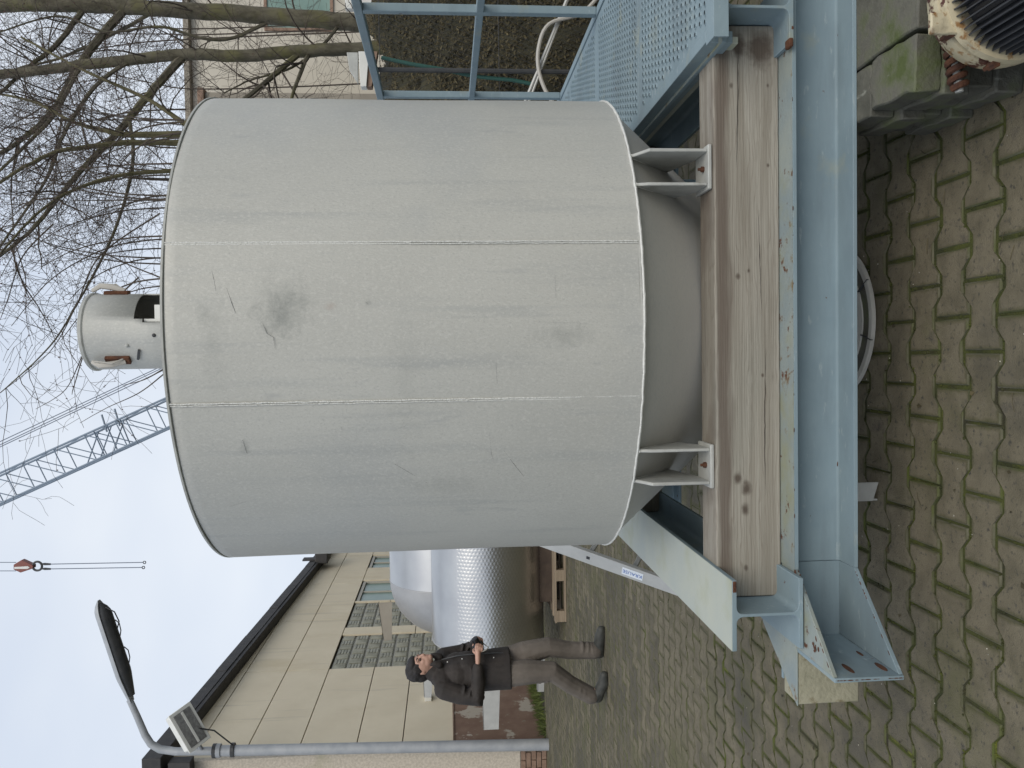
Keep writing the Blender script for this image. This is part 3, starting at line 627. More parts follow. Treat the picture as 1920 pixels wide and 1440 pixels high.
bx('edge_channel', (WX0, WY0+.05, PZ-.075), (WX0+.034, WY1, PZ+.004), m_blue, wk)
bx('edge_channel', (WX1-.028, WY0+.05, PZ-.075), (WX1+.01, WY1, PZ+.006), m_blue, wk)
bx('lower_rail', (WX0+.01, WY0+.08, PZ-.032-.07), (WX0+.03, WY1, PZ-.076), m_algae, wk)
MB().prism([(WX0-.02, 2.215, PZ+.012), (WX0-.02, 2.283, PZ+.012), (WX0-.02, 2.283, PZ+.006), (WX0-.02, 2.223, PZ+.006), (WX0-.02, 2.223, PZ-.03), (WX0-.02, 2.215, PZ-.03)], (.9, 0, 0)).build('front_angle', m_blue, wk, bevel=.001)
rz, mz = 1.855, 1.285
RX = WX1-.005
for y in (3.98, 5.25, 6.5): bx('post', (RX-.02, y-.02, PZ+.006), (RX+.02, y+.02, rz-.02), m_blue, wk, bevel=.004)
bx('post', (RX-.02, 2.75, PZ+.006), (RX+.02, 2.79, rz-.02), m_blue, wk, bevel=.004)
bx('top_rail', (RX-.021, 2.70, rz-.02), (RX+.021, 6.56, rz+.022), m_blue, wk, bevel=.004)
bx('middle_rail', (RX-.018, 2.70, mz-.018), (RX+.018, 6.56, mz+.018), m_blue, wk, bevel=.004)
for x in (WX0+.06, WX1-.06):
    bx('support_leg', (x-.03, 6.3, 0), (x+.03, 6.36, PZ-.04), m_blue, wk)
    bx('support_leg', (x-.03, 4.5, 0), (x+.03, 4.56, PZ-.04), m_blue, wk)

# ------------------------------------------------------------ ladder leaning behind the vessel
la0, la1 = at(1240, 1092, Y=4.9), at(1015, 1012, Y=5.1)
la0 = at(1262, 1100, Y=4.75)
lad = thing('ladder', 'aluminium ladder with a blue and white sticker leaning behind the vessel', 'ladder', loc=(la0.x, la0.y, 0))
ld = (la1-la0).normalized(); foot0 = la0+ld*((0-la0.z)/ld.z); topp = foot0+ld*2.6
sd_ = Vector((.50, .86, 0)); sd_ = (sd_-ld*sd_.dot(ld)).normalized(); nf = ld.cross(sd_)
for off in (0, .42):
    M = frame(foot0+sd_*off, ld, sd_)
    MB().box((-.0125, -.047, 0), (.0125, .047, 2.6), M).build('rail', m_alu, lad, bevel=.002)
M0 = frame(foot0, ld, sd_)
for k in range(9):
    z = .16+.28*k
    MB().box((.0, -.014, z-.014), (.42, .014, z+.014), M0).build('rung', m_alu, lad, bevel=.002)
    MB().box((-.0133, -.011, z-.011), (-.0126, .011, z+.011), M0).build('rung_socket', m_black, lad)
lz0 = (at(1205, 1083, Y=4.85)-foot0).dot(ld)
stk = MB().box((-.0142, -.027, lz0-.005), (-.0131, .027, lz0+.125), M0).build('sticker', m_sticker, lad)
cu = bpy.data.curves.new('sticker_text', 'FONT'); cu.body = 'KRAUSE'; cu.size = .034; cu.extrude = .0004; cu.align_x = 'CENTER'; cu.align_y = 'CENTER'
to = bpy.data.objects.new('tmp', cu); COL.objects.link(to); dg = bpy.context.evaluated_depsgraph_get()
tm = bpy.data.meshes.new_from_object(to.evaluated_get(dg)); bpy.data.objects.remove(to, do_unlink=True)
tm.materials.clear(); tm.materials.append(m_print)
tx = bpy.data.objects.new('lettering', tm); COL.objects.link(tx); tx.parent = stk
# text runs up the rail (its x axis = ladder direction), face outward (-side)
zx, zz = ld, -sd_; zy = zz.cross(zx); oc = M0 @ Vector((-.0148, 0, lz0+.06))
tmx = Matrix(((zx.x, zy.x, zz.x, oc.x), (zx.y, zy.y, zz.y, oc.y), (zx.z, zy.z, zz.z, oc.z), (0, 0, 0, 1)))
tx.matrix_parent_inverse = Matrix.Translation(-_wl(lad)) if False else Matrix.Identity(4); tx.matrix_world = tmx
tx.matrix_parent_inverse = stk.matrix_world.inverted()
tx.matrix_basis = tmx
tm.transform(tmx); tx.matrix_basis = Matrix.Identity(4)

# ------------------------------------------------------------ cream panelled building on the left
WXW = -6.12; BY0, BY1 = 12.95, 27.0
bd = thing('panelled_building', 'cream panelled workshop with glass block windows and dark roof edge on the left', 'building', loc=(-8, 18, 0))
zt = lambda y: 6.12-.043*(y-12.95)
bx('core', (-14, BY0+.06, 0), (WXW-.12, BY1, 4.9), m_gap, bd, bevel=0)
MB().prism([(-14, BY0+.06, 4.9), (-14, BY1, 4.9), (-14, BY1, zt(BY1)-.3), (-14, BY0+.06, zt(BY0)-.3)], (14+WXW-.12, 0, 0)).build('gable', m_gap, bd)
ys = [12.95, 16.55, 19.75, 22.95, 26.2, 27.0]; zz_ = [1.47, 2.29, 3.02, 3.92, 4.75, 5.55, 6.4]
G = .008
def panel(y0, y1, z0, z1):
    a, b2 = min(z1, zt(y0)-.05), min(z1, zt(y1)-.05)
    if a <= z0+.05 or b2 <= z0+.05:
        return
    MB().prism([(WXW, y0+G, z0+G), (WXW, y1-G, z0+G), (WXW, y1-G, b2-G), (WXW, y0+G, a-G)], (-.045, 0, 0)).build('wall_panel', m_cream, bd, bevel=.004)
for i in range(5):
    for j in range(6):
        y0, y1, z0, z1 = ys[i], ys[i+1], zz_[j], zz_[j+1]
        if j < 3 and i > 0:
            continue
        panel(y0, y1, z0, z1)
for y0, y1 in ((18.6, 19.1), (21.1, 21.22), (23.2, 24.6), (26.2, 27.0)):
    for j in range(3): panel(y0, y1, zz_[j], zz_[j+1])
gb = {}
def glass_field(y0, y1, z0, z1, label):
    t = thing_part('glass_block_window', bd); t['label'] = label
    ny = round((y1-y0)/.29); nz = round((z1-z0)/.3); sy = (y1-y0)/ny; sz = (z1-z0)/nz
    bx('mortar', (WXW-.10, y0, z0), (WXW-.055, y1, z1), m_wframe, t, bevel=0)
    for r in range(nz):
        for c in range(ny):
            key = (r+c) % 2
            if key not in gb:
                q = MB(); h = .135
                q.box((-.02, -h, -h), (0, h, h))
                for k in range(4):
                    e0 = -h+.012+k*(2*h-.024)/4+.008; e1 = e0+(2*h-.024)/4-.016
                    q.box((0, e0, -h+.015) if key else (0, -h+.015, e0), (.014, e1, h-.015) if key else (.014, h-.015, e1))
                gb[key] = q.build('glass_block', m_glassb, None, bevel=.004, seg=1); o = gb[key]
            else: o = gb[key].copy(); COL.objects.link(o)
            o.parent = t; o.matrix_parent_inverse = Matrix.Identity(4); o.location = (WXW-.035, y0+sy*(c+.5), z0+sz*(r+.5))
            # parts of a part sit in world coordinates
            o.matrix_parent_inverse = Matrix.Identity(4)
glass_field(16.56, 18.58, 1.48, 3.90, 'glass block window nearest the corner of the building')
glass_field(19.12, 21.08, 1.48, 3.90, 'glass block window beside the green pane')
for y0, y1 in ((21.24, 23.18), (24.62, 26.18)):
    t = thing_part('window', bd)
    bx('pane', (WXW-.10, y0+.05, 1.5), (WXW-.08, y1-.05, 3.84), m_pane, t, bevel=0)
    q = MB(); q.box((WXW-.08, y0, 1.48), (WXW-.03, y0+.07, 3.90)); q.box((WXW-.08, y1-.07, 1.48), (WXW-.03, y1, 3.90)); q.box((WXW-.08, y0+.07, 3.82), (WXW-.03, y1-.07, 3.90)); q.box((WXW-.079, (y0+y1)/2-.03, 1.48), (WXW-.04, (y0+y1)/2+.03, 3.82)); q.box((WXW-.08, y0+.07, 2.6), (WXW-.045, y1-.07, 2.65))
    q.build('frame', m_wframe, t, bevel=.004)
bx('plinth', (WXW-.2, BY0+.02, 0), (WXW+.02, BY1, 1.455), m_plinth, bd, bevel=.01)
bx('plinth_cap', (WXW-.2, BY0+.02, 1.456), (WXW+.035, BY1, 1.472), m_brick, bd, bevel=.003)
bx('rough_wall', (-14, BY0-.06, .42), (WXW+.005, BY0+.055, 5.75), m_dash, bd, bevel=.004)
# brick footing of the rough wall
bi = None
for r in range(5):
    for c in range(7):
        o = bi.copy() if bi else MB().box((-.12, -.05, -.036), (.12, .05, .036)).build('brick', m_brick, None, bevel=.005, seg=1)
        if bi: COL.objects.link(o)
        bi = bi or o; o.parent = bd; o.matrix_parent_inverse = Matrix.Translation(-Vector(bd.location)); o.location = (WXW-.12-.252*c-(.126 if r % 2 else 0), BY0-.03, .04+.083*r)
bx('footing', (-14, BY0-.05, 0), (WXW-.01, BY0+.05, .42), m_gap, bd, bevel=0)
# roof with thick dark verge
MB().prism([(-14.4, BY0-.35, zt(BY0-.35)), (-14.4, BY1+.4, zt(BY1+.4)), (-14.4, BY1+.4, zt(BY1+.4)-.28), (-14.4, BY0-.35, zt(BY0-.35)-.28)], (14.4+WXW+.22, 0, 0)).build('roof', m_roof, bd, bevel=.01)
for k in range(7):
    y = BY0+1.1+k*2
    MB().prism([(WXW+.2, y, zt(y)+.005), (WXW+.2, y+2.02, zt(y+2.02)+.005), (WXW+.2, y+2.02, zt(y+2.02)-.2), (WXW+.2, y, zt(y)-.2)], (.035+.008*(k % 2), 0, 0)).build('verge_board', m_roof, bd, bevel=.003)
bx('eave_box', (-14, BY0-.28, 5.45), (WXW+.1, BY0-.065, 5.78), m_roof, bd, bevel=.01)
p = at(600, 1050, X=WXW+.25)
gu = thing_part('gutter_hopper', bd)
bx('hopper', (WXW+.18, p.y-.2, p.z-.25), (WXW+.5, p.y+.5, p.z+.12), m_roof, gu, bevel=.03); bx('bracket', (WXW+.25, p.y-.1, p.z+.12), (WXW+.3, p.y+.2, p.z+.5), m_roof, gu, bevel=.01)
p = at(803, 1305, X=WXW+.05); bx('wall_vent', (WXW, p.y-.12, p.z-.06), (WXW+.09, p.y+.12, p.z+.06), m_white, bd, bevel=.005)

# grass fringe at the wall foot
q = MB()
for _ in range(2600):
    x, y = WXW+.06+abs(random.gauss(0, .22)), random.uniform(12.9, 19); h = random.uniform(.04, .17); a = random.random()*6.28
    dx, dy = math.cos(a)*.008, math.sin(a)*.008; lx, ly = random.gauss(0, .04), random.gauss(0, .04)
    q.add([(x-dx, y-dy, -.005), (x+dx, y+dy, -.005), (x+lx, y+ly, h)], [(0, 1, 2)])
tag(q.build('grass', m_grass), 'grass and weeds along the foot of the red-brown plinth', 'grass', kind='stuff')

# ------------------------------------------------------------ lamp post with long luminaire and floodlight
lp = at(1025, 1399, Z=0); PYY = lp.y-.25
pb, pt = at(1030, 1396, Y=PYY), at(400, 1407, Y=PYY)
st = thing('street_lamp', 'grey steel lamp post at the building corner with long hooded luminaire', 'lamp post', loc=(pb.x, PYY, 0))
pb.z = 0
bend = [(400, 1408), (330, 1409), (300, 1405), (283, 1395), (272, 1378), (258, 1345), (243, 1312)]
pth = [at(x, y, Y=PYY) for x, y in bend]
MB().tube([pb]+[pb.lerp(pth[0], t) for t in (.3, .6)]+pth[:1], [.088, .085, .082, .08], 16).build('pole', m_pole, st, smooth=True)
MB().tube(pth, [.062, .06, .058, .056, .054, .05, .047], 14).build('arm', m_pole, st, smooth=True)
MB().lathe([(.084, 0), (.10, .01), (.10, .09), (.084, .1)], frame(pth[0]-Vector((0, 0, .12)), (0, 0, 1)), 16).build('collar', m_pole, st, smooth=True)
l0, l1 = at(245, 1312, Y=PYY), at(183, 1126, Y=PYY); ldv = l1-l0; LL = ldv.length
ML = frame(l0, ldv, (0, 1, 0))    # local z along lamp, x toward far, y = z x x
upd = ML.to_3x3() @ Vector((0, 1, 0)); sgn = 1 if upd.z > 0 else -1
hd = thing_part('luminaire', st)
def hood(sc, y0, y1, z0, z1, nose):
    pts = []; N = 22; K = 13
    for i in range(N+1):
        t = i/N; z = z0+(z1-z0)*t; wd = sc*min(1, .45+t*2.2)*(1-max(0, (t-.86)/.14)**2*.75)
        hh = min(1, .5+t*2)*(1-max(0, (t-.88)/.12)**2*.8)
        for k in range(K):
            a = math.pi*k/(K-1); pts.append(ML @ Vector((wd*math.cos(a), sgn*(y0+(y1-y0)*hh*math.sin(a)), z)))
    f = [(i*K+k, i*K+k+1, (i+1)*K+k+1, (i+1)*K+k) for i in range(N) for k in range(K-1)]+[(i*K+K-1, i*K, (i+1)*K, (i+1)*K+K-1) for i in range(N)]
    f += [tuple(range(K)), tuple(N*K+k for k in range(K))]
    return pts, f
MB().add(*hood(.15, -.02, .085, -.03, LL, 1)).build('hood', m_pole, hd, smooth=True)
MB().add(*hood(.13, -.028, -.135, .06, LL-.05, 1)).build('bowl', m_dark, hd, smooth=True)
for a0 in (.35, .62):
    MB().tube([ML @ Vector((-.05, sgn*-.17, LL*a0)), ML @ Vector((-.06, sgn*-.21, LL*(a0+.05))), ML @ Vector((-.06, sgn*-.22, LL*(a0+.12))), ML @ Vector((-.04, sgn*-.17, LL*(a0+.16)))], .008, 6).build('loose_cable', m_black, hd)
MB().tube([ML @ Vector((-.05, sgn*-.15, LL*.68)), ML @ Vector((-.09, sgn*-.24, LL*.76)), ML @ Vector((-.09, sgn*-.22, LL*.86)), ML @ Vector((-.05, sgn*-.1, LL*.92))], .009, 6).build('loose_cable', m_black, hd)
# floodlight box under the bend
fc_ = at(352, 1365, Y=PYY-.25)
ft = thing_part('floodlight', st)
MFl = frame(fc_, (.45, -.62, -.64), (.86, .1, .5))
MB().prism([MFl @ Vector(p) for p in ((-.29, -.17, -.12), (.29, -.17, -.12), (.29, .17, -.12), (-.29, .17, -.12))], (MFl.to_3x3() @ Vector((0, 0, .17)))).build('housing', m_white, ft, bevel=.03)
MB().box((-.31, -.19, .051), (.31, .19, .075), MFl).build('bezel', m_white, ft, bevel=.008)
MB().box((-.26, -.14, .0755), (.26, .14, .084), MFl).build('lens', m_lens, ft, bevel=.006)
MB().box((-.25, -.02, .0845), (.25, .02, .09), MFl).build('tube_lamp', m_white, ft, bevel=.004)
MB().tube([fc_, pth[0]+Vector((0, 0, .15))], .03, 8).build('bracket', m_pole, ft)
MB().tube([fc_+Vector((0, 0, -.1)), fc_+Vector((-.1, .1, -.35)), pth[0]+Vector((.1, -.05, -.3))], .012, 6).build('cable', m_black, ft)
for dz in (-.05, -.32):
    MB().lathe([(.086, 0), (.105, .005), (.105, .055), (.086, .06)], Matrix.Translation(pth[0]+Vector((0, 0, dz))), 14).build('clamp', m_dark, ft)

# ------------------------------------------------------------ lying stainless vessels, pallets
def vessel(name, label, c0, c1, r, dimples=None, dish=.2):
    t = thing(name, label, 'vessel', loc=(c0[0], c0[1], 0)); c0, c1 = Vector(c0), Vector(c1); L = (c1-c0).length; M = frame(c0, c1-c0, (0, 0, 1))
    if dimples is None:
        MB().lathe([(r, 0), (r, L)], M, 96, cap=False).build('shell', m_stain, t, smooth=True)
    else:
        sp = .046; na = 4*round(2*math.pi*r/sp/2)*2; nl = int(L/sp*4); a = 2*np.pi*np.arange(na)/na; z = L*np.arange(nl+1)/nl
        AA, ZZ = np.meshgrid(a, z); row = np.floor(ZZ/sp+.5) % 2
        dd = .0055*np.maximum(0, np.cos(ZZ*2*np.pi/sp))*np.maximum(0, np.cos(AA*na/4+np.pi*row))*(np.cos(AA) < .55)
        pts = np.stack([(r-dd)*np.cos(AA), (r-dd)*np.sin(AA), ZZ, np.ones_like(ZZ)], -1).reshape(-1, 4) @ np.array(M).T
        vs = pts[:, :3].tolist()
        MB().add(vs, [(i*na+k, i*na+(k+1) % na, (i+1)*na+(k+1) % na, (i+1)*na+k) for i in range(nl) for k in range(na)]).build('dimpled_shell', m_stain, t, smooth=True, angle=80)
    for z0, s in ((0, -1), (L, 1)):
        MB().lathe([(r*math.cos(a), z0+s*r*dish*math.sin(a)) for a in np.linspace(0, math.pi/2*.99, 12)], M, 72).build('dished_end', m_stain2, t, smooth=True)
        MB().lathe([(r, z0-.012), (r+.007, z0-.008), (r+.007, z0+.008), (r, z0+.012)], M, 72, cap=False).build('end_seam', m_stain2, t, smooth=True)
    return t, M, L
v1, M1, L1 = vessel('steel_vessel', 'dimpled stainless vessel lying on a pallet behind the walking person', (-3.72, 11.05, .98), (.9, 11.05, .98), .75, 1)
v2, M2, L2 = vessel('steel_vessel', 'smooth stainless vessel with rounded end lying high behind the dimpled vessel', (-3.42, 13.0, 1.50), (.6, 13.0, 1.50), .92, None, .95)
for x in (-2.6, -.6): MB().prism([(x, 12.4, 0), (x, 13.6, 0), (x, 13.6, .95), (x, 13.3, .68), (x, 13.0, .575), (x, 12.7, .68), (x, 12.4, .95)], (.12, 0, 0)).build('saddle', m_stain2, v2, bevel=.004)
def leg(parent, xi0, yi0, xi1, yi1, Y, w0, w1, mt=m_alu):
    a, b3 = at(xi0, yi0, Y=Y), at(xi1, yi1, Y=Y); d = (b3-a).normalized(); nz = Vector((-d.z, 0, d.x))
    q = MB(); q.prism([a+nz*w0, a-nz*w0, b3-nz*w1, b3+nz*w1], (0, .008, 0)); q.prism([a-nz*w0, a-nz*w0+Vector((0, .1, 0)), b3-nz*w1+Vector((0, .1, 0)), b3-nz*w1], nz*.008)
    q.prism([b3+nz*w1, b3-nz*w1, b3-nz*w1+Vector((0, .1, 0)), b3+nz*w1+Vector((0, .1, 0))], d*.008)
    q.build('leg', mt, parent, bevel=.001)
leg(v1, 920, 1215, 921, 1367, 10.75, .14, .10); leg(v1, 803, 1240, 802, 1307, 11.3, .08, .05); leg(v1, 1015, 1225, 1014, 1296, 11.2, .05, .045)
leg(v2, 722, 1130, 727, 1200, 13.0, .11, .065, m_housed)  # metal leg, its shade painted in with the darker grey-brown
def pallet(name, x0, y0, label, w=1.2, d=.8, z=.001):
    t = thing(name, label, 'pallet', loc=(x0, y0, 0))
    rr = random.Random(x0)
    for yy in (0, d/2-.05, d-.1):
        bx('skid', (x0, y0+yy, z), (x0+w, y0+yy+.1, z+.022), m_pallet, t)
        for xx in (0, w/2-.072, w-.145): bx('block', (x0+xx, y0+yy, z+.022), (x0+xx+.145, y0+yy+.1, z+.10), m_pallet, t, bevel=.003)
    for xx in (0, w/2-.072, w-.145): bx('cross_board', (x0+xx, y0, z+.10), (x0+xx+.145, y0+d, z+.122), m_pallet, t)
    for k in range(5):
        yy = k*(d-.12)/4; e = rr.uniform(-.02, .02); bx('top_board', (x0+e, y0+yy, z+.122), (x0+w+e, y0+yy+.12+rr.uniform(-.02, .01), z+.144), m_pallet, t, bevel=.003)
    return t
pallet('wooden_pallet', -3.38, 10.42, 'wooden pallet under the left end of the dimpled vessel', 1.2, 1.1)
pallet('wooden_pallet', -1.6, 10.45, 'wooden pallet under the right end of the dimpled vessel', 1.2, 1.1)
for k, (x, lab) in enumerate(((-3.2, 'brown timber chock on the left pallet under the dimpled vessel'), (-1.4, 'brown timber chock on the right pallet under the dimpled vessel'))):
    tag(MB().prism([(x, 10.72, .146), (x, 11.4, .146), (x, 11.4, .312), (x, 11.25, .252), (x, 11.05, .228), (x, 10.85, .252), (x, 10.72, .312)], (.8, 0, 0)).build('timber_chock', m_chock, bevel=.004), lab, 'chock')

# ------------------------------------------------------------ crane, cables, hook block
CY = 62
cb, ct = at(790, 560, Y=CY), at(-190, 1004, Y=CY)
cr_ = thing('lattice_crane', 'blue-grey lattice crane boom rising into the sky behind the vessel', 'crane', loc=(cb.x, CY, 0))
d = (ct-cb).normalized(); n1 = Vector((d.z, 0, -d.x)); n2 = Vector((0, 1, 0)); LB = (ct-cb).length; hw = .98
ch = MB()
for a, c in ((1, 1), (1, -1), (-1, 1), (-1, -1)): ch.tube([cb+n1*(hw*a)+n2*(hw*c), ct+n1*(hw*a)+n2*(hw*c)], .085, 6)
ch.build('boom_chord', m_crane, cr_)
stp = 2.35; K = int(LB/stp)
for i in range(K):
    q = MB(); z0, z1 = i*stp, (i+1)*stp
    P = lambda z, a, c: cb+d*z+n1*(hw*a)+n2*(hw*c)
    for c in (1, -1):
        q.tube([P(z1, 1, c), P(z1, -1, c)], .045, 5); q.tube([P(z0, -1, c), P(z1, 1, c)], .042, 5)
    for a in (1, -1): q.tube([P(z0, a, -1), P(z1, a, 1)], .035, 5)
    q.build('boom_lacing', m_crane, cr_)
for zz in (LB*.565, LB*.30+30):
    q = MB()
    for k in range(6): q.tube([cb+d*(zz+k*.5)+n1*hw+n2*(1 if k % 2 else -1), cb+d*(zz+k*.5+.9)-n1*hw+n2*(-1 if k % 2 else 1)], .05, 5)
    q.tube([cb+d*(zz+.6)+n1*.6, cb+d*(zz+.4)+n1*1.9], .07, 5); q.tube([cb+d*(zz+1.6)+n1*.6, cb+d*(zz+1.4)+n1*1.9], .07, 5)
    q.build('boom_joint', m_crane, cr_)
for k, (y0, y1) in enumerate(((834, 692), (828, 688), (838, 697))):
    MB().tube([at(0, y0, Y=CY).lerp(at(300, y1, Y=CY), t) for t in (-.8, 1.8)], .035, 5).build('pendant_rope', m_cable, cr_)
bp_ = Vector((cb.x, CY, 0))
bx('carbody', (cb.x-3, CY-1.6, 1.0), (cb.x+4.5, CY+1.6, 3.4), m_crane, cr_, bevel=.1); bx('cab', (cb.x-3.4, CY-2.6, 1.6), (cb.x-1.4, CY-1.62, 3.9), m_white, cr_, bevel=.1)
for s in (-1, 1): bx('track', (cb.x-4, CY+s*2.4-.5, -.03), (cb.x+4, CY+s*2.4+.5, .98), m_dark, cr_, bevel=.3)
bx('boom_foot', (cb.x-.6, CY-.8, 3.0), (cb.x+.6, CY+.8, cb.z+.3), m_crane, cr_, bevel=.05)
HY = 46
hk = thing('hook_block', 'red and white crane hook block with two hanging slings in the sky', 'hook block', loc=tuple(at(40, 1062, Y=HY)))
P = lambda x, y: at(x, y, Y=HY)
for y in (1054.5, 1070.5): MB().tube([P(-700, y), P(30, y)], .022, 5).build('hoist_rope', m_cable, hk)
MB().prism([P(25, 1059), P(40, 1050), P(62, 1060), P(62, 1066), P(38, 1074), P(25, 1068)], (0, .35, 0)).build('sheave_housing', m_red, hk, bevel=.03)
MB().prism([P(27, 1063), P(52, 1061.5), P(56, 1063.5), P(52, 1066.5), P(27, 1066.5)], (0, -.03, 0)).build('white_band', m_white, hk)
cc = P(70, 1061.5); MB().tube([cc+Vector((math.cos(a)*.24, 0, math.sin(a)*.24)) for a in np.linspace(R_(110), R_(430), 20)], .06, 7).build('hook', m_dark, hk, smooth=True)
for y0, y1, xe in ((1057.5, 1054.5, 271), (1066.5, 1064, 269)):
    MB().tube([P(76, y0-.5), P(84, y0), P(95, y0+.3)], [.03, .07, .05], 7).build('shackle', m_dark, hk); MB().tube([P(95, y0+.3), P(xe-3, y1)], .026, 5).build('sling', m_cable, hk)
    c_ = P(xe, y1); MB().tube([c_+Vector((math.cos(a)*.07, 0, math.sin(a)*.07)) for a in np.linspace(0, 6.1, 12)], .025, 5).build('sling_eye', m_dark, hk)

# ------------------------------------------------------------ right background: house, wall, bank, odds and ends
hs = thing('cream_house', 'tall cream rendered house seen through the bare trees', 'house', loc=(8, 22, 0))
h0 = at(357, 30, Y=22)
bx('wall', (4.6, 22, 0), (22, 30, h0.z), m_house, hs, bevel=.02)
bx('roof_edge', (4.4, 21.8, h0.z+.001), (22.2, 30.2, h0.z+.14), m_housed, hs, bevel=.01)
for xi, yi, hw_, hh_ in ((560, 2, .7, .8), (430, -90, .7, .8), (560, -130, .7, .8)):
    p = at(xi, yi, Y=22); t = thing_part('window', hs)
    bx('pane', (p.x-hw_, 21.985, p.z-hh_), (p.x+hw_, 21.998, p.z+hh_), m_pane, t, bevel=0)
    q = MB(); q.box((p.x-hw_-.08, 21.95, p.z-hh_-.08), (p.x+hw_+.08, 21.984, p.z-hh_)); q.box((p.x-hw_-.08, 21.95, p.z+hh_), (p.x+hw_+.08, 21.984, p.z+hh_+.08)); q.box((p.x-hw_-.08, 21.95, p.z-hh_), (p.x-hw_, 21.984, p.z+hh_)); q.box((p.x+hw_, 21.95, p.z-hh_), (p.x+hw_+.08, 21.984, p.z+hh_)); q.build('frame', m_brick, t, bevel=.004)
a_, b_ = at(360, 185, Y=20.5), at(700, 105, Y=20.5)
an = thing('grey_outbuilding', 'grey-brown rendered annex half hidden behind the vessel and the trees', 'building', loc=(5, 20.5, 0))
bx('wall', (2.2, 20.5, 0), (at(360, 172, Y=20.5).x, 21.7, a_.z-.3), m_housed, an, bevel=.02); bx('roof_edge', (2.1, 20.4, a_.z-.299), (at(360, 170, Y=20.5).x+.05, 21.8, a_.z-.15), m_brick, an, bevel=.01)
wp = at(660, 10, Y=14); wall_ = MB().box((wp.x-.05, 14, 0), (wp.x+5, 14.15, at(647, 10, Y=14).z)).build('garden_wall', m_white, bevel=.01); tag(wall_, 'white rendered garden wall behind the leafy bank at the right edge', 'wall')
# bank of dead leaves and ivy under a net
q = MB(); nx, ny = 60, 34; BX0, BX1, BYa, BYb = 1.95, 8.0, 6.9, 10.5; vs = []
bankz = lambda x, y: max(-.02, 2.05*min(1, max(0, (y-BYa)/1.7))**.7+.10*math.sin(x*3+y)+.07*math.sin(x*7-y*4)-.25*max(0, 2.7-x))
for j in range(ny+1):
    for i in range(nx+1):
        x, y = BX0+(BX1-BX0)*i/nx, BYa+(BYb-BYa)*j/ny; vs.append((x, y, bankz(x, y)+random.gauss(0, .03)))
q.add(vs, [(j*(nx+1)+i, j*(nx+1)+i+1, (j+1)*(nx+1)+i+1, (j+1)*(nx+1)+i) for j in range(ny) for i in range(nx)])
bank = q.build('bank', m_soil, smooth=True); tag(bank, kind='structure')
q = MB()
for _ in range(26000):
    x, y = random.uniform(BX0, 5.2), BYa+abs(random.gauss(0, 1.1)); z = bankz(x, y)+random.uniform(0, .07)
    if z < .02: continue
    s = random.uniform(.010, .028); u = Vector((random.gauss(0, 1), random.gauss(0, 1), random.gauss(0, 1))).normalized(); w_ = u.orthogonal().normalized(); c = Vector((x, y, z))
    q.add([c-u*s, c+w_*s*.45, c+u*s, c-w_*s*.45], [(0, 1, 2, 3)])
tag(q.build('leaf_litter', m_leaf), 'dead brown leaves and ivy covering the bank behind the railing', 'leaves', kind='stuff')
# netting fence in front of the bank: thin crossing strands
q = MB(); NYf = 6.85
fa, fb = at(725, 20, Y=NYf), at(1060, 190, Y=NYf)
for k in range(64):
    x = 1.75+k*.045
    for s in (1, -1):
        q.tube([(x, NYf, .05), (x+s*.9, NYf+.01*s, 1.98)], .0016, 3, cap=False)
for z in (.06, 1.0, 1.97): q.tube([(1.7, NYf, z), (5.2, NYf, z)], .003, 4)
nf_ = thing('net_fence', 'fine dark wire net fence in front of the leafy bank', 'fence', loc=(3, NYf, 0))
tag(q.build('mesh_wire', m_dark, nf_), kind='stuff')
for x in (1.78, 3.45, 5.1): MB().tube([(x, NYf+.03, 0), (x, NYf+.03, 2.0)], .022, 10).build('post', m_dark, nf_)
# leaning pale pipes and hose
for pts, r, nm, lab in (([(1066, -8), (985, 190)], .014, 'metal_pipe', 'thin pale metal pipe leaning behind the walkway, left of its twin'), ([(1062, 6), (992, 190)], .011, 'metal_pipe', 'thin pale metal pipe leaning behind the walkway, right of its twin')):
    Y = 6.72; P0 = at(*pts[0], Y=Y); P1 = at(*pts[1], Y=Y); d = P1-P0; e0 = P0-d*.35; e1 = P0+d*1.0
    if e0.z > e1.z: e0, e1 = e1, e0
    dd = (e1-e0); e0 = e0-dd*(e0.z/dd.z); tag(MB().tube([e0, e1], r, 8).build(nm, m_alu, smooth=True), lab, 'pipe')
hp = [at(x, y, Y=6.68) for x, y in ((1125, -10), (1090, 25), (1030, 45), (1010, 90), (1012, 140), (1035, 190), (1070, 215))]
hp = [Vector(p) for p in hp]; hp.append(Vector((hp[-1].x-.2, 6.66, .02)))
from_c = []
for i in range(len(hp)-1):
    p0, p1, p2, p3 = hp[max(i-1, 0)], hp[i], hp[i+1], hp[min(i+2, len(hp)-1)]
    for t in np.linspace(0, 1, 7)[:-1]: from_c.append(.5*((2*p1)+(p2-p0)*t+(2*p0-5*p1+4*p2-p3)*t*t+(3*p1-p0-3*p2+p3)*t**3))
tag(MB().tube(from_c, .016, 8).build('pale_hose', m_hose, smooth=True), 'pale curved hose looping behind the walkway pipes', 'hose')
gh = [at(x, y, Y=6.78) for x, y in ((715, 108), (770, 120), (830, 130), (870, 139), (905, 145), (960, 150), (1000, 158))]
tag(MB().tube(gh, .016, 8).build('green_hose', m_green, smooth=True), 'dark green hose hung on the net fence beside the railing', 'hose')
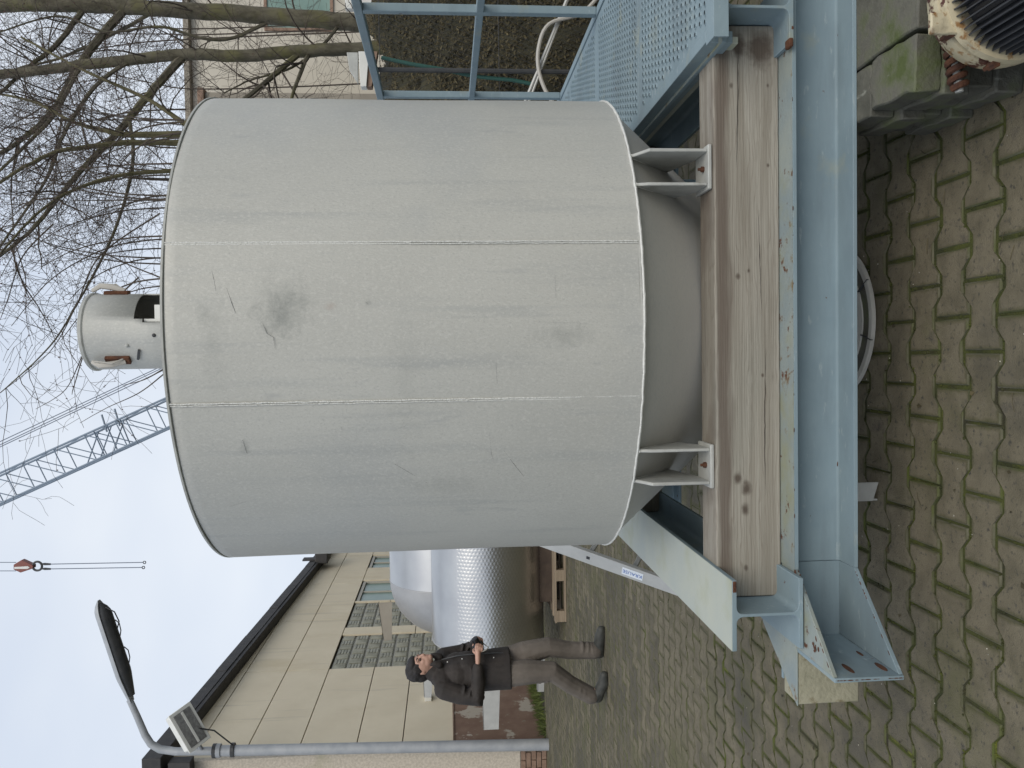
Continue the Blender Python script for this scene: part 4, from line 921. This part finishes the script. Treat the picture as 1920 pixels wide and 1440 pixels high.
# galvanised duct spout on a post
dp = thing('duct_spout', 'tapered white metal duct spout behind the top rail near the vessel edge', 'duct', loc=(3, 6.6, 0))
Yd = 6.62
MB().prism([at(672, 96, Y=Yd), at(692, 96, Y=Yd), at(687, 162, Y=Yd), at(676, 162, Y=Yd)], (0, .09, 0)).build('taper', m_white, dp, bevel=.004)
MB().prism([at(693, 96, Y=Yd+.02), at(708, 96, Y=Yd+.02), at(697, 162, Y=Yd+.02), at(688, 162, Y=Yd+.02)], (0, .09, 0)).build('underside', m_brick, dp, bevel=.003)
MB().prism([at(650, 98, Y=Yd+.01), at(671, 98, Y=Yd+.01), at(671, 155, Y=Yd+.01), at(655, 130, Y=Yd+.01)], (0, .05, 0)).build('wing', m_galv2, dp, bevel=.003)
c_ = at(682, 170, Y=Yd+.05); MB().lathe([(.05, 0), (.062, .01), (.062, .035), (.05, .045)], frame(c_, (1, 0, 0)), 20).build('collar', m_galv2, dp, smooth=True)
c2_ = at(700, 128, Y=Yd+.08); MB().tube([(c2_.x, c2_.y+.03, 0), (c2_.x, c2_.y+.03, c2_.z+.02)], .02, 8).build('post', m_dark, dp)

# ------------------------------------------------------------ bare trees
def spline(pts, n=6):
    out_ = []
    for i in range(len(pts)-1):
        p0, p1, p2, p3 = pts[max(i-1, 0)], pts[i], pts[i+1], pts[min(i+2, len(pts)-1)]
        for t in np.linspace(0, 1, n+1)[:-1]: out_.append(.5*((2*p1)+(p2-p0)*t+(2*p0-5*p1+4*p2-p3)*t*t+(3*p1-p0-3*p2+p3)*t**3))
    return out_+[pts[-1]]
class Tree:
    def __init__(s, seed): s.r = random.Random(seed); s.limb = MB(); s.twig = MB(); s.bud = MB(); s.nt = 0; s.budded = seed == 3
    def guide(s, pts, Y, r0, r1, Y1=None, sub=1.0, mb=None):
        Y1 = Y if Y1 is None else Y1; k = len(pts)-1
        P = spline([at(x, y, Y=Y+(Y1-Y)*i/k) for i, (x, y) in enumerate(pts)]); n = len(P)
        P = [p+Vector((s.r.gauss(0, .2), s.r.gauss(0, .3), s.r.gauss(0, .2)))*(.05 if 0 < i < n-1 else 0)*min(.35, r0*6) for i, p in enumerate(P)]
        (s.limb if r0 > .012 else s.twig).tube(P, [r0+(r1-r0)*(i/(n-1)) for i in range(n)], 12 if r0 > .05 else 6)
        if sub: s.sprout(P, r0, r1, sub)
        return P
    def sprout(s, P, r0, r1, sub, lvl=0):
        L = sum((P[i+1]-P[i]).length for i in range(len(P)-1)); cnt = int(L*sub*(4.6 if lvl == 0 else 5.9)+s.r.random())
        for _ in range(cnt):
            t = s.r.uniform(.12, .99)*(len(P)-1); i = min(int(t), len(P)-2); p = P[i].lerp(P[i+1], t-i); d = (P[i+1]-P[i]).normalized()
            o = Vector((s.r.gauss(0, 1), s.r.gauss(0, .8), s.r.gauss(0, .8)+.25)); o = (o-d*o.dot(d)).normalized()
            s.shoot(p, (d*s.r.uniform(.3, .9)+o).normalized(), s.r.uniform(.35, 1.15)*(1 if lvl == 0 else .5), min(r1*.7, .010 if lvl == 0 else .0042)+.001, lvl+1)
    def shoot(s, p, d, L, r, lvl, droop=.25):
        n = 6 if lvl == 1 else 4; P = [p]; st = L/n
        for i in range(n):
            d = (d+Vector((s.r.gauss(0, .16), s.r.gauss(0, .16), s.r.gauss(0, .14)-droop*(i/n)*.5))).normalized(); P.append(P[-1]+d*st)
        s.twig.tube(P, [max(.0016, r*(1-.75*i/n)) for i in range(n+1)], 4 if lvl == 1 else 3, cap=False); s.nt += 1
        if lvl < 3: s.sprout(P, r, r*.3, [0, .95, .7][lvl], lvl)
        if lvl >= 2:
            for _ in range(s.r.choice((0, 1, 1, 2)) if s.budded else 0):
                k = s.r.randint(1, n); q = s.r.uniform(.004, .0075)
                s.bud.ell(P[k]+Vector((s.r.gauss(0, .006), s.r.gauss(0, .006), s.r.gauss(0, .006))), (q*.7, q*.7, q*1.2), None, 4, 3)
    def build(s, name, label, bark):
        t = thing(name, label, 'tree', 'bare winter trees')
        s.limb.build('trunk', bark, t, smooth=True); tag(s.twig.build('twigs', m_twig, t, smooth=True), kind='stuff'); tag(s.bud.build('buds', m_bud, t), kind='stuff'); return t
# tree A: stout trunk along the right edge
A = Tree(1)
A.guide([(1010, 62), (860, 52), (700, 44), (560, 34), (430, 24), (300, 16), (180, 10), (60, 8), (-60, 16), (-200, 30)], 9.6, .108, .068, sub=.5)
A.guide([(240, 8), (167, 97), (133, 150), (100, 207), (40, 262), (-40, 310)], 9.62, .05, .018, 8.6, sub=1.5)
A.guide([(160, 12), (105, 85), (60, 120), (0, 175), (-60, 230)], 9.62, .032, .012, 8.8, sub=1.4)
A.guide([(520, 32), (440, 70), (380, 72), (300, 50), (200, 60), (110, 30), (0, 60)], 9.62, .022, .008, 9.0, sub=1.2)
A.guide([(640, 40), (600, 90), (540, 130), (470, 150), (420, 175)], 9.62, .02, .006, 8.6, sub=1.6)
A.guide([(300, 15), (220, 60), (110, 110), (30, 130), (-50, 180)], 9.62, .022, .008, 9.8, sub=1.3)
A.build('bare_tree', 'bare tree with the thicker smooth trunk nearest the right edge of the yard', m_bark)
# tree B: slimmer trunk beside it, forking
B = Tree(2)
B.guide([(1000, 100), (800, 92), (700, 90), (580, 95), (460, 104), (345, 102), (250, 112), (150, 122), (60, 134), (-80, 146), (-200, 160)], 9.0, .078, .042, sub=.5)
B.guide([(345, 104), (290, 165), (240, 225), (200, 270), (165, 305), (110, 370), (50, 440), (-30, 500)], 9.02, .045, .012, 7.8, sub=1.5)
B.guide([(243, 227), (250, 295), (232, 383), (200, 467), (150, 560), (93, 650), (0, 737)], 8.6, .02, .004, 7.6, sub=.6)
B.guide([(150, 122), (105, 210), (60, 260), (0, 320), (-60, 380)], 9.02, .024, .010, 8.4, sub=1.4)
B.guide([(567, 95), (520, 135), (485, 165), (440, 200)], 9.02, .034, .02, 8.4, sub=1.2)
B.guide([(580, 97), (562, 140), (545, 190)], 9.02, .026, .015, 8.6, sub=1.2)
B.guide([(250, 112), (180, 160), (120, 250), (90, 330), (30, 420), (-40, 520)], 9.02, .024, .008, 8.0, sub=1.4)
B.build('bare_tree', 'bare tree with the slimmer forking trunk left of the stout one', m_bark)
# tree C: olive-barked many-stemmed bush behind the vessel, long arching shoots
Cc = Tree(3)
root = at(1050, 330, Y=7.4); root.z = 0
for tip in ((345, 232), (340, 252), (335, 268), (325, 320), (315, 400), (330, 300)):
    P = spline([root, root.lerp(at(*tip, Y=7.2), .5)+Vector((random.gauss(0, .1), random.gauss(0, .1), .1)), at(*tip, Y=7.2)]); Cc.limb.tube(P, list(np.linspace(.05, .03, len(P))), 8)
Cc.guide([(345, 232), (300, 200), (260, 178), (150, 128), (40, 70)], 7.2, .022, .008, 7.4, sub=1.3)
Cc.guide([(340, 252), (235, 252), (190, 243), (133, 227), (60, 190), (-40, 170)], 7.2, .03, .008, 7.5, sub=1.4)
Cc.guide([(335, 268), (230, 268), (150, 278), (90, 290), (0, 342), (-60, 390)], 7.2, .028, .008, 6.9, sub=1.4)
Cc.guide([(325, 320), (220, 330), (120, 365), (40, 430), (-40, 530)], 7.2, .02, .006, 6.7, sub=1.4)
for k in range(26):
    r = Cc.r; y0 = r.uniform(200, 545); x0 = 300+((y0-500)/300)**2*30+20
    L = r.uniform(120, 320); bendd = r.uniform(-.35, 1.0)
    pts = [(x0, y0), (x0-L*.35, y0+L*.08*bendd), (x0-L*.7, y0+L*.38*bendd), (x0-L*.95, y0+L*.85*bendd)]
    Cc.guide(pts, r.uniform(6.6, 7.9), .008, .0025, sub=.75)
for pts in ([(300, 400), (187, 480), (143, 573), (93, 660), (0, 737)], [(260, 520), (190, 590), (157, 660), (123, 730), (67, 767)], [(330, 680), (305, 703), (260, 737), (200, 765), (150, 793)], [(300, 520), (250, 500), (180, 470), (60, 440), (-20, 560)], [(250, 560), (170, 640), (140, 720), (135, 740)], [(100, 420), (43, 480), (15, 560), (0, 600)], [(310, 690), (270, 712), (232, 722)]):
    Cc.guide(pts, 6.9, .007, .002, sub=0 if pts[-1][1] > 700 else .1)
Cc.build('bare_tree', 'olive-barked bushy bare tree arching over the vessel with thin budded shoots', m_olive)
# tree D: further dense thicket, fills the gaps behind
D = Tree(4)
for k in range(9):
    r = D.r; y0 = r.uniform(-40, 400); x0 = 420; L = r.uniform(250, 560); s_ = r.uniform(-.6, .9)
    D.guide([(900, y0-20), (x0, y0), (x0-L*.4, y0+L*.1*s_), (x0-L*.75, y0+L*.4*s_), (x0-L, y0+L*.9*s_)], r.uniform(11, 14), .011, .004, sub=1.1)
D.build('bare_tree', 'distant tangle of bare thin stems behind the two trunks', m_bark)

# ------------------------------------------------------------ person walking, looking at a camera in his hands
def remesh(o, vox, it=6, fac=.5):
    q = o.modifiers.new('fuse', 'REMESH'); q.mode = 'VOXEL'; q.voxel_size = vox; q.use_smooth_shade = True
    if it: k = o.modifiers.new('relax', 'SMOOTH'); k.iterations = it; k.factor = fac
    return o
FT = at(1135, 1243, Z=0); SC = 1.06
per = thing('person', 'person in dark jacket and taupe trousers walking while looking at a held camera', 'person', loc=(FT.x, FT.y, 0))
PT = Matrix.Translation((FT.x, FT.y, 0)) @ Matrix.Rotation(R_(-16), 4, 'Z') @ Matrix.Scale(SC, 4)
W = lambda x, y, z: PT @ Vector((x, y, z))
def caps(mb, pts, rads, flat=1.0, side=None, n=12):
    P = [W(*p) for p in pts]; r = [q*SC for q in rads]
    d0, d1 = (P[0]-P[1]).normalized(), (P[-1]-P[-2]).normalized()
    PP = [P[0]+d0*r[0]*.9, P[0]+d0*r[0]*.6]+P+[P[-1]+d1*r[-1]*.6, P[-1]+d1*r[-1]*.9]; RR = [r[0]*.3, r[0]*.78]+r+[r[-1]*.78, r[-1]*.3]
    mb.tube(PP, RR, n, flat=flat, side=(PT.to_3x3() @ Vector(side)).normalized() if side else None)
def elp(mb, c, r, ry=0): mb.ell(W(*c), tuple(q*SC for q in r), PT.to_3x3().normalized().to_4x4() @ Matrix.Rotation(R_(ry), 4, 'Y'), 16, 12)
# joints (x forward, y to his left, z up); near leg trails, far leg leads
hipR, hipL = (-.01, -.085, .94), (.0, .085, .94)
knR, anR = (.015, -.11, .50), (-.25, -.12, .145)
knL, anL = (.125, .10, .505), (.065, .10, .085)
shR, shL = (-.05, -.20, 1.47), (.0, .19, 1.47)
elR, wrR = (-.10, -.285, 1.17), (.155, -.17, 1.165)
elL, wrL = (.02, .275, 1.17), (.235, .08, 1.165)
body = MB()
elp(body, (.055, 0, 1.665), (.094, .078, .112), 12); elp(body, (.105, 0, 1.615), (.060, .058, .058)); elp(body, (.135, 0, 1.583), (.032, .032, .024))
caps(body, [(.145, 0, 1.685), (.165, 0, 1.652), (.168, 0, 1.640)], [.010, .014, .015], n=8)
for s in (-1, 1):
    elp(body, (.038, s*.079, 1.655), (.018, .010, .030)); elp(body, (.12, s*.036, 1.645), (.030, .022, .024)); elp(body, (.136, s*.032, 1.690), (.016, .024, .009))
caps(body, [(.0, 0, 1.42), (.02, 0, 1.53), (.045, 0, 1.60)], [.07, .058, .056])
caps(body, [(-.01, 0, .95), (-.02, 0, 1.15), (-.02, 0, 1.38)], [.13, .12, .13]); caps(body, [shR, (-.02, 0, 1.48), shL], [.055, .075, .055])
for h, k, a in ((hipR, knR, anR), (hipL, knL, anL)): caps(body, [h, k, a], [.085, .052, .038])
caps(body, [anR, (-.16, -.12, .05)], [.035, .03]); caps(body, [anL, (.19, .10, .045)], [.035, .03])
for s_, e, w_ in ((shR, elR, wrR), (shL, elL, wrL)): caps(body, [s_, e, w_], [.052, .042, .027])
# hands round the camera body: palm, four bent fingers, thumb
camc = Vector((.265, -.035, 1.150))
def hand(wr, sgn):
    w_ = Vector(wr); pc = Vector((camc.x-.012, camc.y+sgn*.075, camc.z+.012))
    caps(body, [tuple(w_), tuple(w_.lerp(pc, .55)), tuple(pc)], [.026, .032, .034], flat=.75)
    for i, ln in enumerate((.036, .041, .038, .030)):
        b0 = pc+Vector((.022-.004*i, 0, .022-.019*i)); b1 = b0+Vector((ln*.85, -sgn*.004, -.004)); b2 = b1+Vector((.006, -sgn*ln*.75, -.006)); b3 = b2+Vector((-.010, -sgn*ln*.45, -.002))
        caps(body, [tuple(b0), tuple(b1), tuple(b2), tuple(b3)], [.0105, .010, .009, .0082], n=8)
    t0 = pc+Vector((-.012, -sgn*.006, .024)); caps(body, [tuple(t0), tuple(t0+Vector((-.004, -sgn*.026, .014))), tuple(t0+Vector((.006, -sgn*.048, .012)))], [.013, .011, .0095], n=8)
hand(wrR, -1); hand(wrL, 1)
remesh(body.build('body', m_skin, per, smooth=True), .0065, 3)
# face details and hair
hr = MB(); elp(hr, (.020, 0, 1.712), (.118, .097, .094), 16); elp(hr, (-.022, 0, 1.670), (.078, .083, .085)); elp(hr, (.085, 0, 1.748), (.062, .078, .040), 20)
for s in (-1, 1): caps(hr, [(.05, s*.083, 1.71), (.055, s*.083, 1.665)], [.022, .010], n=8)
for k in range(40):
    a = random.uniform(-2.6, 2.6); z_ = random.uniform(1.69, 1.79); rr_ = .1*math.sqrt(max(.05, 1-((z_-1.7)/.105)**2)); elp(hr, (.020-rr_*math.cos(a)*1.0, rr_*math.sin(a)*.86, z_), (.020, .016, .014), random.uniform(0, 90))
remesh(hr.build('hair', m_hair, per, smooth=True), .007, 1)
fd = MB()
for s in (-1, 1): elp(fd, (.143, s*.030, 1.672), (.012, .019, .008)); caps(fd, [(.150, s*.014, 1.697), (.146, s*.034, 1.702), (.132, s*.052, 1.696)], [.004, .005, .003], n=6)
fd.build('brows_and_eyes', m_eye, per, smooth=True)
lpz = MB(); caps(lpz, [(.150, -.022, 1.602), (.160, 0, 1.603), (.150, .022, 1.602)], [.004, .0065, .004], n=8); lpz.build('lips', m_lip, per, smooth=True)
# jacket
jk = MB()
jk.tube([W(*p) for p in ((-.005, 0, .868), (-.01, 0, 1.0), (-.03, 0, 1.18), (-.03, 0, 1.36))], [q*SC for q in (.212, .208, .198, .185)], 24, flat=.80, side=PT.to_3x3() @ Vector((1, 0, 0)))
elp(jk, (-.03, 0, 1.34), (.165, .20, .16)); elp(jk, (.03, 0, 1.25), (.125, .15, .16))
caps(jk, [(shR[0], shR[1]+.02, shR[2]-.01), (-.02, 0, 1.475), (shL[0], shL[1]-.02, shL[2]-.01)], [.085, .11, .085])
for s_, e, w_ in ((shR, elR, wrR), (shL, elL, wrL)):
    w2 = Vector(e).lerp(Vector(w_), .93); caps(jk, [s_, tuple(Vector(s_).lerp(Vector(e), .5)+Vector((-.01, 0, 0))), e, tuple(Vector(e).lerp(Vector(w_), .5)), tuple(w2)], [.086, .080, .074, .062, .050])
    for t_ in (.55, .72, .86, .97): c = Vector(s_).lerp(Vector(e), t_); elp(jk, tuple(c+Vector((.02, 0, 0))), (.072, .068, .016), 20)
    for t_ in (.1, .24, .4, .6): c = Vector(e).lerp(Vector(w_), t_); elp(jk, tuple(c), (.016, .066, .066), 15)
caps(jk, [(-.035, 0, 1.50), (-.01, 0, 1.545), (.0, 0, 1.575)], [.105, .092, .088]); elp(jk, (-.095, 0, 1.535), (.04, .085, .055), 30)
caps(jk, [(.10, -.055, 1.50), (.115, -.062, 1.545), (.118, -.075, 1.575)], [.035, .028, .014]); caps(jk, [(.10, .055, 1.50), (.115, .062, 1.545), (.118, .07, 1.575)], [.035, .028, .014])
for z_ in (.98, 1.04, 1.10, 1.22): elp(jk, (-.01, 0, z_), (.158, .182, .018), random.uniform(-8, 8))
remesh(jk.build('jacket', m_jacket, per, smooth=True), .009, 4)
zp = MB(); zp.tube([W(*p) for p in ((.150, -.005, .87), (.160, -.005, .98), (.158, -.005, 1.18), (.148, -.005, 1.34), (.112, -.002, 1.48))], .006*SC, 6)
zp.build('zip', m_dark, per)
for z_ in (.88, 1.02, 1.30, 1.43): MB().ell(W(.150 if z_ < 1.35 else .125, -.055, z_), (.006,)*3, None, 8, 6).build('stud', m_white, per)
# trousers
tr = MB(); elp(tr, (-.012, 0, .92), (.135, .165, .11))
for h, k, a, e in ((hipR, knR, anR, -1), (hipL, knL, anL, 1)):
    h, k, a = Vector(h), Vector(k), Vector(a); end = k.lerp(a, 1.0)
    caps(tr, [tuple(h), tuple(h.lerp(k, .5)+Vector((.012, 0, 0))), tuple(k), tuple(k.lerp(a, .45)+Vector((-.018, 0, 0))), tuple(end)], [.115, .110, .090, .080, .078])
    for t_ in (.70, .82, .95): c = k.lerp(a, t_); elp(tr, tuple(c+Vector((.006, -.004, 0))), (.0765, .0765, .03), 12*(-1)**int(t_*20)+(-22 if e < 0 else 0))
    for t_ in (.8, .92): c = h.lerp(k, t_) if t_ <= 1 else k.lerp(a, t_-1); elp(tr, tuple(c+Vector((-.012, 0, 0))), (.098, .092, .015), 24)
remesh(tr.build('trousers', m_trous, per, smooth=True), .008, 2)
for nm, a, dirv, lift in (('shoe', anR, Vector((.93, -.02, -.36)), 1), ('shoe', anL, Vector((1, 0, -.02)), 0)):
    sh = MB(); a = Vector(a)
    if lift: heel = Vector((-.275, -.12, .085)); ball = Vector((-.105, -.122, .030)); toe = Vector((-.035, -.122, .032))
    else: heel = Vector((.035, .10, .042)); ball = Vector((.215, .102, .034)); toe = Vector((.285, .104, .030))
    caps(sh, [tuple(heel), tuple(heel.lerp(ball, .5)+Vector((0, 0, .006))), tuple(ball), tuple(toe)], [.050, .048, .050, .036], flat=1.1)
    caps(sh, [tuple(a+Vector((0, 0, .02))), tuple(heel.lerp(a, .5)), tuple(heel.lerp(ball, .45))], [.060, .058, .050])
    so_ = remesh(sh.build('shoe', m_shoe, per, smooth=True), .008, 2)
# held camera
cm = thing('camera', 'small camera held in both hands of the walking person', 'camera', loc=tuple(W(*camc)))
MC_ = PT @ Matrix.Translation(camc) @ Matrix.Rotation(R_(-28), 4, 'Y')
MB().box((-.022, -.062, -.040), (.022, .062, .040), MC_).build('camera_body', m_black, cm, bevel=.008)
MB().lathe([(.03, .02), (.032, .05), (.030, .085), (.02, .088)], MC_ @ Matrix.Rotation(math.pi/2, 4, 'Y'), 20).build('lens', m_black, cm, smooth=True)
MB().box((-.018, -.02, .0405), (.016, .02, .058), MC_).build('finder', m_black, cm, bevel=.006)
MB().box((-.0235, -.035, -.026), (-.0225, .035, .026), MC_).build('screen', m_pane, cm, bevel=.001)
MB().tube(spline([W(.24, -.10, 1.17), W(.262, -.11, 1.11), W(.268, -.075, 1.07), W(.262, -.03, 1.09), W(.25, .02, 1.11)]), .005, 6).build('strap', m_hose, cm)
print('twigs', A.nt, B.nt, Cc.nt, D.nt)
